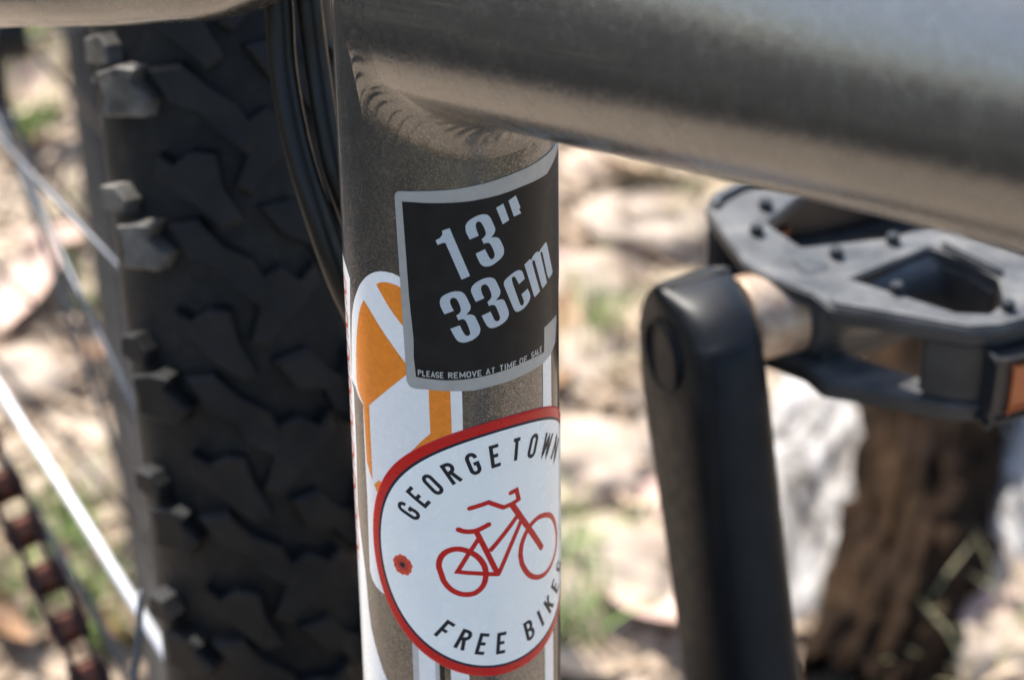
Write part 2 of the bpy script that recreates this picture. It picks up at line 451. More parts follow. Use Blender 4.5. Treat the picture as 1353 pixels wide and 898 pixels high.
# a condensed capital alphabet drawn with a pen; box 0..1 x 0..1
def arc(cx, cy, rx, ry, a0, a1, n=7):
    return [(cx + rx * math.cos(math.radians(a0 + (a1 - a0) * i / n)), cy + ry * math.sin(math.radians(a0 + (a1 - a0) * i / n))) for i in range(n + 1)]
RX, RY = 0.5, 0.21
GL = {
 'O': [(arc(.5, 1 - RY, RX, RY, 180, 0, 10) + arc(.5, RY, RX, RY, 0, -180, 10), True)],
 'G': [(arc(.5, 1 - RY, RX, RY, -12, 180, 10) + arc(.5, RY, RX, RY, 180, 360, 10) + [(1, .47), (.52, .47)], False)],
 'E': [([(1, 1), (0, 1), (0, 0), (1, 0)], False), ([(0, .51), (.82, .51)], False)],
 'F': [([(1, 1), (0, 1), (0, -.04)], False), ([(0, .49), (.82, .49)], False)],
 'R': [([(0, -.05), (0, 1)] + arc(.5, .79, .5, .21, 90, -90, 8) + [(0, .5)], False), ([(.55, .5), (1, -.05)], False)],
 'T': [([(0, 1), (1, 1)], False), ([(.5, 1), (.5, -.05)], False)],
 'W': [([(-.1, 1.05), (.17, 0), (.5, .9), (.83, 0), (1.1, 1.05)], False)],
 'N': [([(0, -.05), (0, 1), (1, 0), (1, 1.05)], False)],
 'B': [([(0, 0), (0, 1)] + arc(.45, .765, .48, .235, 90, -90, 8) + [(0.1, .53)], False), ([(.1, .53)] + arc(.45, .265, .55, .265, 90, -90, 8) + [(0, 0)], False)],
 'I': [([(.5, 1.05), (.5, -.05)], False)],
 'K': [([(0, 1.05), (0, -.05)], False), ([(1, 1.05), (.05, .42)], False), ([(.35, .6), (1, -.05)], False)],
 'S': [(arc(.5, .77, .5, .23, 5, 180, 8) + arc(.5, .5, .5, .06, 180, 200, 2) + arc(.5, .23, .5, .25, 40, -180, 10), False)],
 'P': [([(0, -.05), (0, 1)] + arc(.5, .77, .5, .23, 90, -90, 8) + [(0, .54)], False)],
 'L': [([(0, 1.05), (0, 0), (1, 0)], False)],
 'A': [([(-.05, -.05), (.5, 1), (1.05, -.05)], False), ([(.2, .3), (.8, .3)], False)],
 'M': [([(0, -.05), (0, 1), (.5, .25), (1, 1), (1, -.05)], False)],
 'V': [([(-.05, 1.05), (.5, 0), (1.05, 1.05)], False)],
}

# ------------------------------------------------------------------ the bicycle
BIKE = empty('bicycle', (TO + TD * -235 + V((0, 0, 0))), 'bronze grey bicycle with knobbly tyre, platform pedal and two stickers on its seat tube', 'bicycle')
# children are modelled in world millimetres; undo the empty's own offset
BIKE_LOC = BIKE.location.copy()
def adopt(o): o.parent = BIKE; o.matrix_parent_inverse = Matrix.Translation(-BIKE_LOC); return o

vs, fs = [], []
seg = 256; zs = [-215, -150, -100, -70] + list(range(-68, 70, 3)) + [90, 130, 165]
for z in zs:
    for k in range(seg):
        a = 2 * math.pi * k / seg
        vs.append(TO + TD * z + (E0 * math.cos(a) + E1 * math.sin(a)) * R)
for i in range(len(zs) - 1):
    for k in range(seg):
        k2 = (k + 1) % seg; fs.append((i * seg + k, i * seg + k2, (i + 1) * seg + k2, (i + 1) * seg + k))
fs.append(tuple(range(seg))[::-1]); fs.append(tuple((len(zs) - 1) * seg + k for k in range(seg)))
seat_tube = adopt(mesh_obj('seat_tube', vs, fs, M_FRAME))
adopt(mesh_obj('seat_post', *tube([TO + TD * 160, TO + TD * 300], 13.6, 48), M_GASKET))
adopt(mesh_obj('seat_clamp', *lathe(TO, TD, [(150, 16.3), (150.5, 19), (163, 19), (163.5, 14)], 48), M_CABLE))

# ---- top tube: starts in the seat tube and comes forward past the camera's right
T0 = TO + TD * 57.0
T1 = at(1353, 80, 268)
TT = (T1 - T0).normalized()
TS = TT.cross(V((0, 0, 1))).normalized()         # sideways
TU = TS.cross(TT).normalized()                   # upwards
if TU.z < 0: TU = -TU
def tt_sec(s):
    # half width, half height, squareness, offset
    k = min(1, max(0, (s - 10) / 90))
    return 17.5 + 1.0 * k, 20.5 - 2.0 * k, 2.35 - 0.25 * k
def tt_point(s, a):
    hw, hh, n = tt_sec(s)
    c, q = math.cos(a), math.sin(a)
    x = math.copysign(abs(c) ** (2 / n), c) * hw; y = math.copysign(abs(q) ** (2 / n), q) * hh
    x *= 1 - 0.20 * (y / hh)          # a little narrower at the top than at the bottom
    return T0 + TT * s + TS * x + TU * y
vs, fs = [], []; seg = 160
ss = [0] + [4 + i * 4 for i in range(60)] + [280, 340, 420]
for s in ss:
    for k in range(seg): vs.append(tt_point(s, 2 * math.pi * k / seg))
for i in range(len(ss) - 1):
    for k in range(seg):
        k2 = (k + 1) % seg; fs.append((i * seg + k, i * seg + k2, (i + 1) * seg + k2, (i + 1) * seg + k))
fs.append(tuple((len(ss) - 1) * seg + k for k in range(seg)))
top_tube = adopt(mesh_obj('top_tube', vs, fs, M_TOP))

# ---- weld fillet between the two tubes, with its overlapping ripples
def inside_seat(p):
    q = p - TO; q = q - TD * q.dot(TD); return q.length
ring = []
NW = 900
for k in range(NW):
    a = 2 * math.pi * k / NW
    lo, hi = 0.0, 60.0
    for _ in range(30):
        mid = (lo + hi) / 2
        if inside_seat(tt_point(mid, a)) < R: lo = mid
        else: hi = mid
    ring.append((tt_point(lo, a), lo, a))
acc = 0.0; vs, fs = [], []; NC = 22; prev = ring[0][0]
for k, (p, s, a) in enumerate(ring):
    acc += (p - prev).length; prev = p
    q = p - TO; ax = q.dot(TD); rad = (q - TD * ax).normalized()
    # foot on the top tube
    f1 = tt_point(s + 6.0, a)
    # foot on the seat tube: away from the top tube's axis, along the seat tube's skin
    away = (p - (T0 + TT * (p - T0).dot(TT))).normalized(); away = (away - rad * away.dot(rad)).normalized()
    f0 = p + away * 6.2; q0 = f0 - TO; ax0 = q0.dot(TD); f0 = TO + TD * ax0 + (q0 - TD * ax0).normalized() * R
    ctrl = p + (rad + away).normalized() * 0.5
    for c in range(NC + 1):
        t = c / NC
        pos = f0 * (1 - t) ** 2 + ctrl * 2 * t * (1 - t) + f1 * t * t
        nrm = (rad * (1 - t) + away * t); nrm.normalize()
        w_ = (t - 0.42) * 2
        ph = acc / 2.15 + 0.75 * w_ * w_ + 0.5 * t + 0.12 * math.sin(acc * .9)
        fr = ph - math.floor(ph)
        saw = (fr / .7) ** 1.3 if fr < 0.7 else 0.5 + 0.5 * math.cos(math.pi * (fr - .7) / .3)
        env = math.sin(math.pi * min(1, max(0, t))) ** 1.8
        amp = 0.20 + 0.06 * math.sin(acc * .31)
        pos = pos + nrm * (env * (0.1 + amp * 0.6 * saw) - 0.01)
        vs.append(pos)
for k in range(NW):
    k2 = (k + 1) % NW
    for c in range(NC):
        fs.append((k * (NC + 1) + c, k2 * (NC + 1) + c, k2 * (NC + 1) + c + 1, k * (NC + 1) + c + 1))
adopt(mesh_obj('weld_bead', vs, fs, M_WELD))

# ---- seat stay at the upper left, other frame tubes
def pipe(name, pts, rad, m=M_FRAME, seg=48, n=10, **kw):
    P = catmull([V(p) for p in pts], n)
    return adopt(mesh_obj(name, *tube(P, rad, seg), m))
HUB = at(-150, 60, 770)
stay = pipe('seat_stay', [TO + TD * 78 + V((-2, 4, 0)), at(345, -74, 388), at(200, -42, 408), at(0, -32, 440), at(-200, -5, 520), HUB + V((-28, 0, 0))], 9.0)
WF = V((math.sin(math.radians(12)), -math.cos(math.radians(12)), 0)); WL = V((math.cos(math.radians(12)), math.sin(math.radians(12)), 0)); ZZ = V((0, 0, 1))

# ---- decals painted on the seat tube
z5 = (440, 330, 5.283); z6 = (440, 480, 4.49); z7 = (460, 740, 4.51); z4 = (540, 400, 5.6136)
white = px([(130, 898), (130, 700), (131, 560), (134, 460), (142, 390), (152, 340), (167, 295), (185, 250), (205, 218), (230, 190), (260, 168), (295, 154), (330, 149), (370, 152), (415, 163), (455, 182), (560, 260)], *z5)
white += px([(600, 40), (767, 110), (765, 165), (768, 280), (770, 400), (775, 520), (560, 640)], *z6)
white += px([(300, 250), (214, 197), (192, 180), (165, 150), (145, 110), (132, 60), (128, 0)], *z7)
white += px([(205, 800), (196, 640), (186, 430), (178, 240), (150, 190), (135, 140)], *z6)
wl = adopt(wrapped('logo_decal', white, 0.03, M_WHDEC, None))
wl['label'] = 'white ground of the orange and white logo'
or1 = px([(303, 240), (322, 229), (345, 226), (375, 226), (405, 232), (440, 245), (520, 285), (540, 590), (485, 525), (430, 455), (380, 380), (335, 300)], *z5)
or2 = px([(215, 348), (250, 405), (300, 490), (360, 585), (430, 685), (513, 800), (530, 835), (515, 862)], *z5) + \
      px([(438, 65), (330, 150), (215, 248), (219, 340), (224, 440), (229, 560), (236, 690), (218, 640), (202, 580), (196, 480), (190, 380), (184, 290), (180, 235), (165, 200), (150, 160)], *z6) + \
      px([(165, 898), (163, 800), (163, 690), (167, 600), (173, 520), (185, 430), (200, 380)], *z5)
or3 = px([(560, 100), (568, 155), (572, 280), (578, 415), (530, 455), (480, 505), (420, 560), (600, 560), (708, 480), (705, 420), (700, 280), (695, 160), (690, 100)], *z6)
def sub(o, parent): o.parent = parent; return o
def adopt_sub(o, parent): o.parent = parent; return o
for p in (or1, or2, or3):
    adopt_sub(wrapped('orange_panel', p, 0.05, M_ORDEC, None), wl)
# small orange sliver left of the round sticker
adopt_sub(wrapped('orange_panel', px([(245, 715), (275, 690), (300, 720), (262, 760)], *z6), 0.052, M_ORDEC, None), wl)
# lettering band round the left side of the tube
lb = [uv(440 + 120 / 5.283, 330 + 200 / 5.283)]
band = px([(64, 6), (80, 70), (98, 130), (120, 200), (121, 350), (122, 500), (126, 700), (130, 898)], *z5) + \
       px([(125, 150), (130, 260), (140, 500), (145, 700), (150, 860)], *z6) + \
       px([(105, 60), (112, 140), (124, 280), (140, 400), (160, 490), (180, 560), (205, 640), (235, 713)], *z7)
b2 = [(-30, band[-1][1] - 6), (-30, band[0][1] + 8)]
band = band + [(band[-1][0] + 2, band[-1][1] - 14), (-30, band[-1][1] - 14), (-30, band[0][1] + 14)]
bd = adopt(wrapped('side_band_decal', band, 0.034, M_WHDEC, None)); bd['label'] = 'white lettered band round the left edge'
vv = band[0][1]
side = []
for i in range(9):
    y = vv - 3.5 - i * 5.6
    side.append(([(-23.6, y), (-21.4, y - .4), (-21.6, y - 2.1), (-23.4, y - 2.6), (-21.4, y - 3.9)], 0.55, False))
    side.append(([(-28, y - .5), (-24.6, y), (-24.8, y - 3.6), (-28, y - 4)], 0.7, False))
adopt_sub(strokes_obj('red_lettering', side, 0.046, M_REDDEC, None), bd)
# stripes on the right of the tube
adopt(wrapped('black_decal_strip', [(18.35, 9), (21, 14), (40, 18), (40, -75), (18.7, -75)], 0.03, M_DKDEC, None))
adopt(wrapped('white_pinstripe', [(15.5, 8), (18.1, 10), (18.3, -75), (15.3, -75)], 0.04, M_WHDEC, None))
def vbar(name, x0, x1, m, h):
    a = uv(460 + x0 / 4.51, 740 + 640 / 4.51); b = uv(460 + x1 / 4.51, 740 + 640 / 4.51)
    return adopt(wrapped(name, [(a[0], -45), (b[0], -45), (b[0], -75), (a[0], -75)], h, m, None))
vbar('grey_pinstripe', 388, 424, M_GREYDEC, 0.04); vbar('white_pinstripe', 424, 520, M_WHDEC, 0.04)
vbar('grey_pinstripe', 520, 545, M_GREYDEC, 0.04); vbar('white_pinstripe', 612, 720, M_WHDEC, 0.04)
vbar('black_pinstripe', 545, 575, M_DKDEC, 0.041)

# ---- the size sticker
def rounded(p0, p1, p2, r, n=6):
    """corner at p1"""
    a = V(p0) - V(p1); b = V(p2) - V(p1); a = V(p1) + a.normalized() * r; b = V(p1) + b.normalized() * r
    return [tuple(a * (1 - t) ** 2 + V(p1) * 2 * t * (1 - t) + b * t * t) for t in [i / n for i in range(n + 1)]]
tl = uv(521.5, 252); bl_ = uv(537.5, 510)
top = px([(560, 252.5), (600, 250), (640, 242), (680, 228), (710, 213)]); topr = (23.6, 30.4)
bot = px([(130, 638), (230, 648), (330, 651), (480, 646), (620, 612), (760, 570), (900, 503), (985, 450)], *z4)
right = px([(1020, 415), (1050, 372), (1080, 290)], *z4) + [(20.6, 2.6), (22.5, 6.5), (23.6, 9)]
outline = rounded(bl_, tl, top[0], 1.0) + top + [topr] + right[::-1] + bot[::-1] + rounded(bot[0], (bl_[0] + .1, bl_[1] - 0.2), tl, 1.6)
st = adopt(wrapped('size_sticker', outline, 0.13, M_SILVER, None, base=-0.02))
st['label'] = 'black size sticker with a silver border reading 13 inch 33 cm'
z5b = (440, 220, 2.8056)
inner = px([(257, 128), (300, 131), (400, 134), (500, 128), (600, 108), (700, 72), (790, 26)], *z5b) + [(22.6, 29.1), (22.6, 8.8)] + \
        [uv(540 + 1096 / 5.6136, 400 + 75 / 5.6136)] + px([(1060, 120), (1000, 180), (1000, 275), (998, 363), (940, 395), (860, 432), (760, 478), (640, 518), (520, 548), (400, 566), (280, 571), (150, 560), (57, 545), (40, 400)], *z4) + px([(300, 640), (283, 480), (270, 300)], *z5b)
adopt_sub(wrapped('black_panel', inner, 0.145, M_BLKSTK, None), st)
zA = (560, 250, 7.483); zB = (570, 350, 7.483); zC = (640, 300, 7.483)
def glyph(pts, z, n=0): return px(pts, *z)
g1 = [(118, 500), (160, 478), (185, 445), (182, 405), (255, 380), (455, 852), (372, 888), (215, 528), (190, 525), (138, 547)]
g3 = [(452, 492), (415, 420), (409, 365), (418, 338), (435, 315), (465, 290), (500, 270), (535, 254), (570, 245), (600, 243), (625, 250), (642, 263), (655, 280), (672, 315), (690, 355), (700, 378), (702, 395), (698, 415), (690, 435), (660, 475), (685, 470), (710, 470), (730, 477), (745, 490), (762, 522), (780, 560), (787, 590), (788, 620), (780, 647), (765, 670), (740, 696), (710, 720), (682, 740), (650, 755), (620, 760), (595, 758), (573, 748), (555, 730), (532, 685), (510, 632), (600, 588), (620, 628), (640, 665), (652, 682), (665, 688), (680, 684), (690, 670), (696, 652), (695, 630), (682, 592), (665, 555), (652, 535), (635, 525), (612, 527), (590, 535), (568, 490), (585, 476), (598, 462), (608, 445), (610, 425), (602, 398), (590, 370), (575, 342), (560, 322), (548, 315), (535, 315), (520, 322), (512, 335), (510, 355), (512, 375), (524, 415), (540, 455)]
gq1 = [(710, 180), (780, 138), (838, 300), (775, 343)]
gq2 = [(648, 125), (675, 106), (692, 150), (687, 158), (695, 172), (668, 184)]
g3b = [(130, 482), (108, 440), (90, 400), (84, 370), (86, 345), (95, 322), (110, 305), (138, 286), (170, 272), (202, 261), (235, 255), (268, 255), (295, 260), (318, 274), (335, 295), (356, 335), (375, 375), (385, 397), (387, 415), (383, 433), (375, 450), (340, 488), (368, 484), (395, 485), (415, 492), (430, 505), (450, 545), (470, 590), (480, 620), (480, 645), (474, 670), (462, 690), (437, 713), (405, 735), (372, 750), (335, 760), (308, 761), (285, 758), (264, 748), (245, 730), (216, 682), (187, 625), (280, 592), (300, 634), (320, 670), (332, 686), (345, 694), (362, 695), (375, 688), (382, 673), (380, 655), (366, 612), (350, 570), (335, 543), (315, 530), (292, 532), (268, 542), (245, 495), (265, 482), (280, 468), (290, 450), (290, 430), (282, 400), (270, 370), (256, 342), (240, 325), (225, 319), (210, 320), (193, 328), (185, 342), (184, 362), (188, 380), (203, 415), (222, 447)]
g3c = [(437, 360), (416, 320), (398, 280), (390, 257), (390, 235), (397, 213), (410, 195), (433, 173), (460, 155), (495, 137), (530, 125), (562, 119), (590, 120), (613, 129), (630, 145), (648, 182), (665, 220), (675, 243), (677, 265), (673, 285), (665, 305), (632, 345), (662, 338), (690, 335), (706, 339), (718, 350), (735, 390), (750, 430), (759, 458), (760, 485), (752, 512), (740, 535), (717, 560), (690, 580), (661, 598), (630, 612), (604, 618), (580, 618), (561, 610), (545, 595), (519, 550), (493, 497), (580, 455), (598, 494), (615, 530), (629, 547), (645, 552), (662, 545), (671, 530), (674, 512), (668, 490), (652, 449), (635, 410), (621, 394), (605, 390), (585, 392), (565, 400), (550, 360), (567, 346), (580, 330), (590, 311), (590, 290), (581, 259), (570, 230), (556, 204), (540, 190), (525, 186), (510, 190), (494, 200), (488, 215), (487, 235), (490, 255), (503, 290), (520, 322)]
gc = [(335, 560), (318, 525), (300, 493), (290, 485), (279, 485), (268, 494), (265, 510), (271, 540), (280, 570), (312, 662), (345, 755), (354, 769), (365, 772), (376, 766), (382, 753), (384, 737), (382, 722), (360, 660), (420, 605), (436, 638), (445, 668), (446, 690), (440, 715), (428, 743), (410, 770), (382, 800), (350, 822), (330, 831), (310, 832), (295, 823), (284, 805), (236, 690), (188, 570), (187, 548), (195, 525), (225, 492), (260, 463), (290, 440), (320, 425), (342, 421), (360, 427), (370, 440), (378, 460), (392, 508)]
gm = [(388, 368), (443, 312), (455, 325), (463, 302), (475, 280), (489, 260), (505, 245), (522, 239), (536, 242), (542, 228), (550, 212), (574, 178), (594, 150), (601, 149), (608, 160), (636, 295), (665, 440), (655, 465), (630, 508), (612, 470), (588, 355), (566, 250), (558, 240), (548, 244), (545, 258), (552, 290), (580, 415), (610, 545), (570, 602), (555, 575), (522, 450), (490, 332), (480, 323), (470, 326), (465, 340), (468, 365), (503, 495), (541, 630), (492, 690), (480, 670)]
o_ = wrapped('size_lettering', [glyph(g1, zA), glyph(g3, zA), glyph(gq1, zA), glyph(gq2, z5b), glyph(g3b, zB), glyph(g3c, zB), glyph(gc, zC), glyph(gm, zC)], 0.155, M_LETTER, None)
adopt_sub(o_, st)
small = []
def straight(word, u0, u1, v0, v1, h=1.02, wd=0.17):
    n = len(word); wsum = sum(0.5 if c == 'I' else (1.25 if c == 'M' else 1.0) for c in word); pitch = (u1 - u0) / wsum; x = u0
    for c in word:
        k = 0.5 if c == 'I' else (1.25 if c == 'M' else 1.0); lw = pitch * (k - 0.38) if c != 'I' else pitch * 0.12
        for pts, cl in GL[c]:
            small.append(([(x + p[0] * lw + 0.06, v0 + .1 + (v1 - v0) * (x - u0) / (u1 - u0) + p[1] * (h - wd) + wd / 2) for p in pts], wd, cl))
        x += pitch * k
for word, u0, u1, v0, v1 in [('PLEASE', -5.28, -1.35, -1.20, -1.36), ('REMOVE', -0.83, 4.25, -1.36, -1.33), ('AT', 4.7, 6.25, -1.28, -1.27), ('TIME', 6.8, 9.85, -1.2, -1.2), ('OF', 10.25, 11.95, -1.12, -1.1), ('SALE', 12.6, 15.25, -0.95, -0.95)]:
    straight(word, u0, u1, v0, v1)
adopt_sub(strokes_obj('small_lettering', small, 0.155, M_SMALL, None), st)

# ---- the round sticker
CX, CY, CR = 7.69, -31.91, 22.88
def disc(name, r0, r1, hs, material, n=220):
    """ring or disc of film: hs = [(radius, height)...]"""
    vs, fs, ns = [], [], []
    for (r, h) in hs:
        for k in range(n):
            a = 2 * math.pi * k / n
            vs.append(wrap(CX + r * math.cos(a), CY + r * math.sin(a), h))
    for i in range(len(hs) - 1):
        for k in range(n):
            k2 = (k + 1) % n; fs.append((i * n + k, (i + 1) * n + k, (i + 1) * n + k2, i * n + k2))
    return mesh_obj(name, vs, fs, material, None)
rs = [(CR, -0.02), (CR, 0.05), (CR - .05, 0.11), (CR - .13, 0.155), (CR - .25, 0.18), (CR - .5, 0.19)] + [(CR - 0.9 - i * 0.7, 0.19) for i in range(4)]
rd = adopt(disc('club_sticker', 0, 0, rs, M_VRED)); rd['label'] = 'round white sticker with a red rim and a red bicycle'
adopt_sub(disc('white_face', 0, 0, [(20.98 - i * 0.55, 0.197) for i in range(38)] + [(0.02, 0.197)], M_VWHITE), rd)
adopt_sub(disc('navy_ring', 0, 0, [(21.25, 0.202), (21.0, 0.202), (20.80, 0.202)], M_VNAVY), rd)
HL = 0.207
txt = []
def on_arc(word, angs, top, hgt=3.35, wd=0.60, lw=1.22, r=16.9):
    for c, a in zip(word, angs):
        a = math.radians(a)
        w_ = {'I': 0.1, 'W': 1.55, 'N': 1.3}.get(c, 1.0) * lw
        ra = V((math.cos(a), math.sin(a))); tg = V((math.sin(a), -math.cos(a)))
        if not top: ra = -ra; tg = -tg
        ctr = V((CX, CY)) + V((math.cos(a), math.sin(a))) * r
        for pts, cl in GL[c]:
            q = [ctr + tg * ((p[0] - .5) * w_) + ra * ((p[1] - .5) * hgt) for p in pts]
            txt.append(([(v.x, v.y) for v in q], wd, cl))
on_arc('GEORGETOWN', [154.6, 143.3, 132.0, 120.0, 108.0, 96.0, 84.2, 72.8, 59.6, 46.6], True)
on_arc('FREE', [-126.8, -115.7, -105.0, -94.4], False)
on_arc('BIKES', [-77.0, -67.8, -58.4, -47.6, -37.2], False)
adopt_sub(strokes_obj('round_lettering', txt, HL, M_VTEXT, None), rd)
z8 = (560, 620, 4.99)
def smooth_px(pts, closed=False, n=6):
    q = [V((*p, 0)) for p in px(pts, *z8)]
    if closed: q2 = q[-2:] + q + q[:2]; c = catmull(q2, n); c = c[2 * n:-2 * n]; return [(p.x, p.y) for p in c][:-1]
    c = catmull(q, n); return [(p.x, p.y) for p in c]
def caps(line, wd, n=8):
    """round ends"""
    out = []
    return line
LW = 0.92
rear = smooth_px([(102, 640), (108, 585), (140, 543), (190, 522), (245, 520), (305, 540), (355, 572), (392, 620), (406, 670), (402, 725), (380, 772), (335, 808), (280, 818), (225, 808), (170, 775), (125, 715)], True)
front = smooth_px([(632, 560), (640, 490), (665, 420), (700, 360), (745, 315), (790, 297), (825, 300), (848, 330), (862, 385), (867, 450), (860, 530), (840, 605), (815, 655), (780, 692), (735, 706), (690, 690), (658, 650), (638, 605)], True)
bk = [(rear, LW, True), (front, LW * 0.95, True),
      (px([(300, 252), (424, 211), (522, 245), (575, 222), (620, 192), (606, 130), (568, 150)], *z8), 0.76, False),
      (px([(575, 224), (640, 318), (768, 508)], *z8), 1.0, False),
      (px([(618, 290), (432, 532)], *z8), 0.8, False),
      (px([(640, 320), (566, 500), (488, 685)], *z8), 0.76, False),
      (px([(345, 405), (412, 536), (482, 680)], *z8), 0.86, False),
      (smooth_px([(228, 390), (262, 402), (310, 404), (355, 394), (424, 358)]), 0.84, False),
      (px([(360, 450), (285, 565), (222, 668), (350, 678), (488, 684)], *z8), 0.74, False)]
adopt_sub(strokes_obj('bicycle_emblem', bk, HL, M_VRED, None), rd)
# round ends of the emblem's lines
dots = []
for (x, y, r_) in [(300, 252, .31), (568, 150, .31), (768, 508, .43), (228, 390, .36), (424, 358, .36), (222, 668, .30), (488, 684, .31), (575, 224, .34), (620, 192, .31), (606, 130, .31), (424, 211, .31), (522, 245, .31)]:
    c = uv(560 + x / 4.99, 620 + y / 4.99); r_ *= 1.18; dots.append([(c[0] + r_ * math.cos(t), c[1] + r_ * math.sin(t)) for t in [2 * math.pi * i / 14 for i in range(14)]])
adopt_sub(wrapped('emblem_line_end', dots, HL + 0.024, M_VRED, None), rd)
pc = uv(460 + 328 / 4.51, 740 + 22 / 4.51)
pet = []
for i in range(72):
    t = 2 * math.pi * i / 72; r_ = 1.78 * (1 + 0.045 * math.sin(11 * t + .5) + 0.03 * math.sin(5 * t))
    pet.append((pc[0] + r_ * math.cos(t) * 0.95, pc[1] + r_ * math.sin(t)))
pp = adopt_sub(wrapped('poppy_emblem', pet, HL, simple('poppy_red', (0.66, 0.06, 0.03), 0.3), None), rd)
adopt_sub(wrapped('poppy_centre', [(pc[0] + .42 * math.cos(t), pc[1] + .42 * math.sin(t)) for t in [2 * math.pi * i / 20 for i in range(20)]], HL + .02, M_VNAVY, None), rd)
adopt_sub(strokes_obj('poppy_lines', [([(pc[0] + .4 * math.cos(t), pc[1] + .4 * math.sin(t)), (pc[0] + r_ * math.cos(t), pc[1] + r_ * math.sin(t))], 0.09, False) for t, r_ in [(2 * math.pi * i / 13, 1.1 + .3 * (i % 2)) for i in range(13)]], HL + .008, M_VNAVY, None), rd)

# ---- cables behind the seat tube
pipe('brake_cable', [at(352, -120, 400), at(368, 0, 405), at(374, 90, 408), at(392, 190, 410), at(420, 285, 412), at(452, 375, 416), at(500, 480, 424), at(540, 620, 440)], 2.3, M_CABLE, 24)
pipe('gear_cable', [at(392, -120, 402), at(408, 0, 405), at(418, 80, 408), at(432, 170, 410), at(448, 240, 412), at(480, 330, 418), at(530, 470, 430)], 2.05, M_CABLE, 24)

# ---- rear wheel
WR = 335.0
WC = V((-116.3, 406.6, -165.0))
def wp(al, b, hw=27.0, hh=26.0, dr=0.0):
    """point on the tyre: al round the wheel, b across the section"""
    rdir = WF * math.cos(al) + ZZ * math.sin(al)
    cb, sb = math.cos(b), math.sin(b)
    c2 = math.copysign(abs(cb) ** 0.85, cb)
    return WC + rdir * (WR - hh + (hh + dr) * c2) + WL * ((hw + dr) * sb), (rdir * cb + WL * sb).normalized()
vs, fs = [], []; na, nb = 300, 40
for i in range(na):
    for j in range(nb): vs.append(wp(2 * math.pi * i / na, -2.75 + 5.5 * j / (nb - 1), dr=-3.0)[0])
for i in range(na):
    i2 = (i + 1) % na
    for j in range(nb - 1): fs.append((i * nb + j, i * nb + j + 1, i2 * nb + j + 1, i2 * nb + j))
tyre = adopt(mesh_obj('rear_tyre', vs, fs, M_RUBBER))
tyre.data.materials.append(M_SIDE)
for p in tyre.data.polygons:
    j = p.index % (nb - 1)
    if j < 9 or j > nb - 11: p.material_index = 1
vs, fs = [], []
prof = [(-14, 288), (-14, 272), (-9, 264), (9, 264), (14, 272), (14, 288), (10, 288), (10, 280), (-10, 280), (-10, 288)]
for i in range(200):
    al = 2 * math.pi * i / 200; rdir = WF * math.cos(al) + ZZ * math.sin(al)
    for a, r in prof: vs.append(WC + rdir * r + WL * a)
npf = len(prof)
for i in range(200):
    i2 = (i + 1) % 200
    for j in range(npf): fs.append((i * npf + j, i * npf + (j + 1) % npf, i2 * npf + (j + 1) % npf, i2 * npf + j))
adopt(mesh_obj('rear_rim', vs, fs, M_RIM, smooth=False))

# tread knobs, each a bevelled block standing on the carcass
def knob(al0, b0, pts, ht=3.6, m_=None, name='tread_knob'):
    pts = [(p[0] + random.uniform(-.5, .5), p[1] + random.uniform(-.5, .5)) for p in pts]; ht += random.uniform(-.5, .3)
    """pts: outline in (along mm, across mm)"""
    n = len(pts); vs = []
    cxm = sum(p[0] for p in pts) / n; cym = sum(p[1] for p in pts) / n
    for dr, k in ((-3.6, 1.06), (ht - 3.5, 1.0), (ht - 3.0, 0.90)):
        for (a, c) in pts:
            aa = cxm + (a - cxm) * k; cc = cym + (c - cym) * k
            vs.append(wp(al0 + aa / WR, b0 + cc / 26.5, dr=dr)[0])
    fs = [(i, (i + 1) % n, n + (i + 1) % n, n + i) for i in range(n)] + [(n + i, n + (i + 1) % n, 2 * n + (i + 1) % n, 2 * n + i) for i in range(n)]
    fs.append(tuple(2 * n + i for i in range(n)))
    me = bpy.data.meshes.new(name); me.from_pydata([tuple(v * S) for v in vs], [], fs); me.materials.append(m_ or M_KNOB)
    bm = bmesh.new(); bm.from_mesh(me); bmesh.ops.recalc_face_normals(bm, faces=bm.faces[:]); bm.to_mesh(me); bm.free()
    o = bpy.data.objects.new(name, me); COL.objects.link(o); o.parent = tyre
    return o
SHOULDER = [(-4.4, -4.0), (-4.9, 5.5), (-1.5, 7.6), (2.4, 3.6), (4.6, 5.2), (5.4, 0.6), (4.2, -4.6), (-1, -3.0)]
TWIN = [(-2.6, -4.6), (-2.9, 3.0), (0.6, 4.0), (3.1, 1.6), (2.6, -3.8)]
FORK = [(7.5, -9.5), (8.2, -2.5), (3.0, 1.5), (-0.5, 7.0), (-7.5, 10.5), (-10.5, 8.5), (-6.0, 2.5), (-2.0, 0.5), (1.0, -5.5)]
BOLT = [(5.2, -6.5), (3.2, -3.0), (5.8, 1.0), (4.4, 5.0), (-1.5, 6.0), (-8.5, 9.0), (-10, 5.5), (-5.0, 0.5), (-2.0, -3.5), (1.5, -7.5)]
def mirror(p): return [(a, -c) for a, c in p][::-1]
pitch = 31.0 / WR
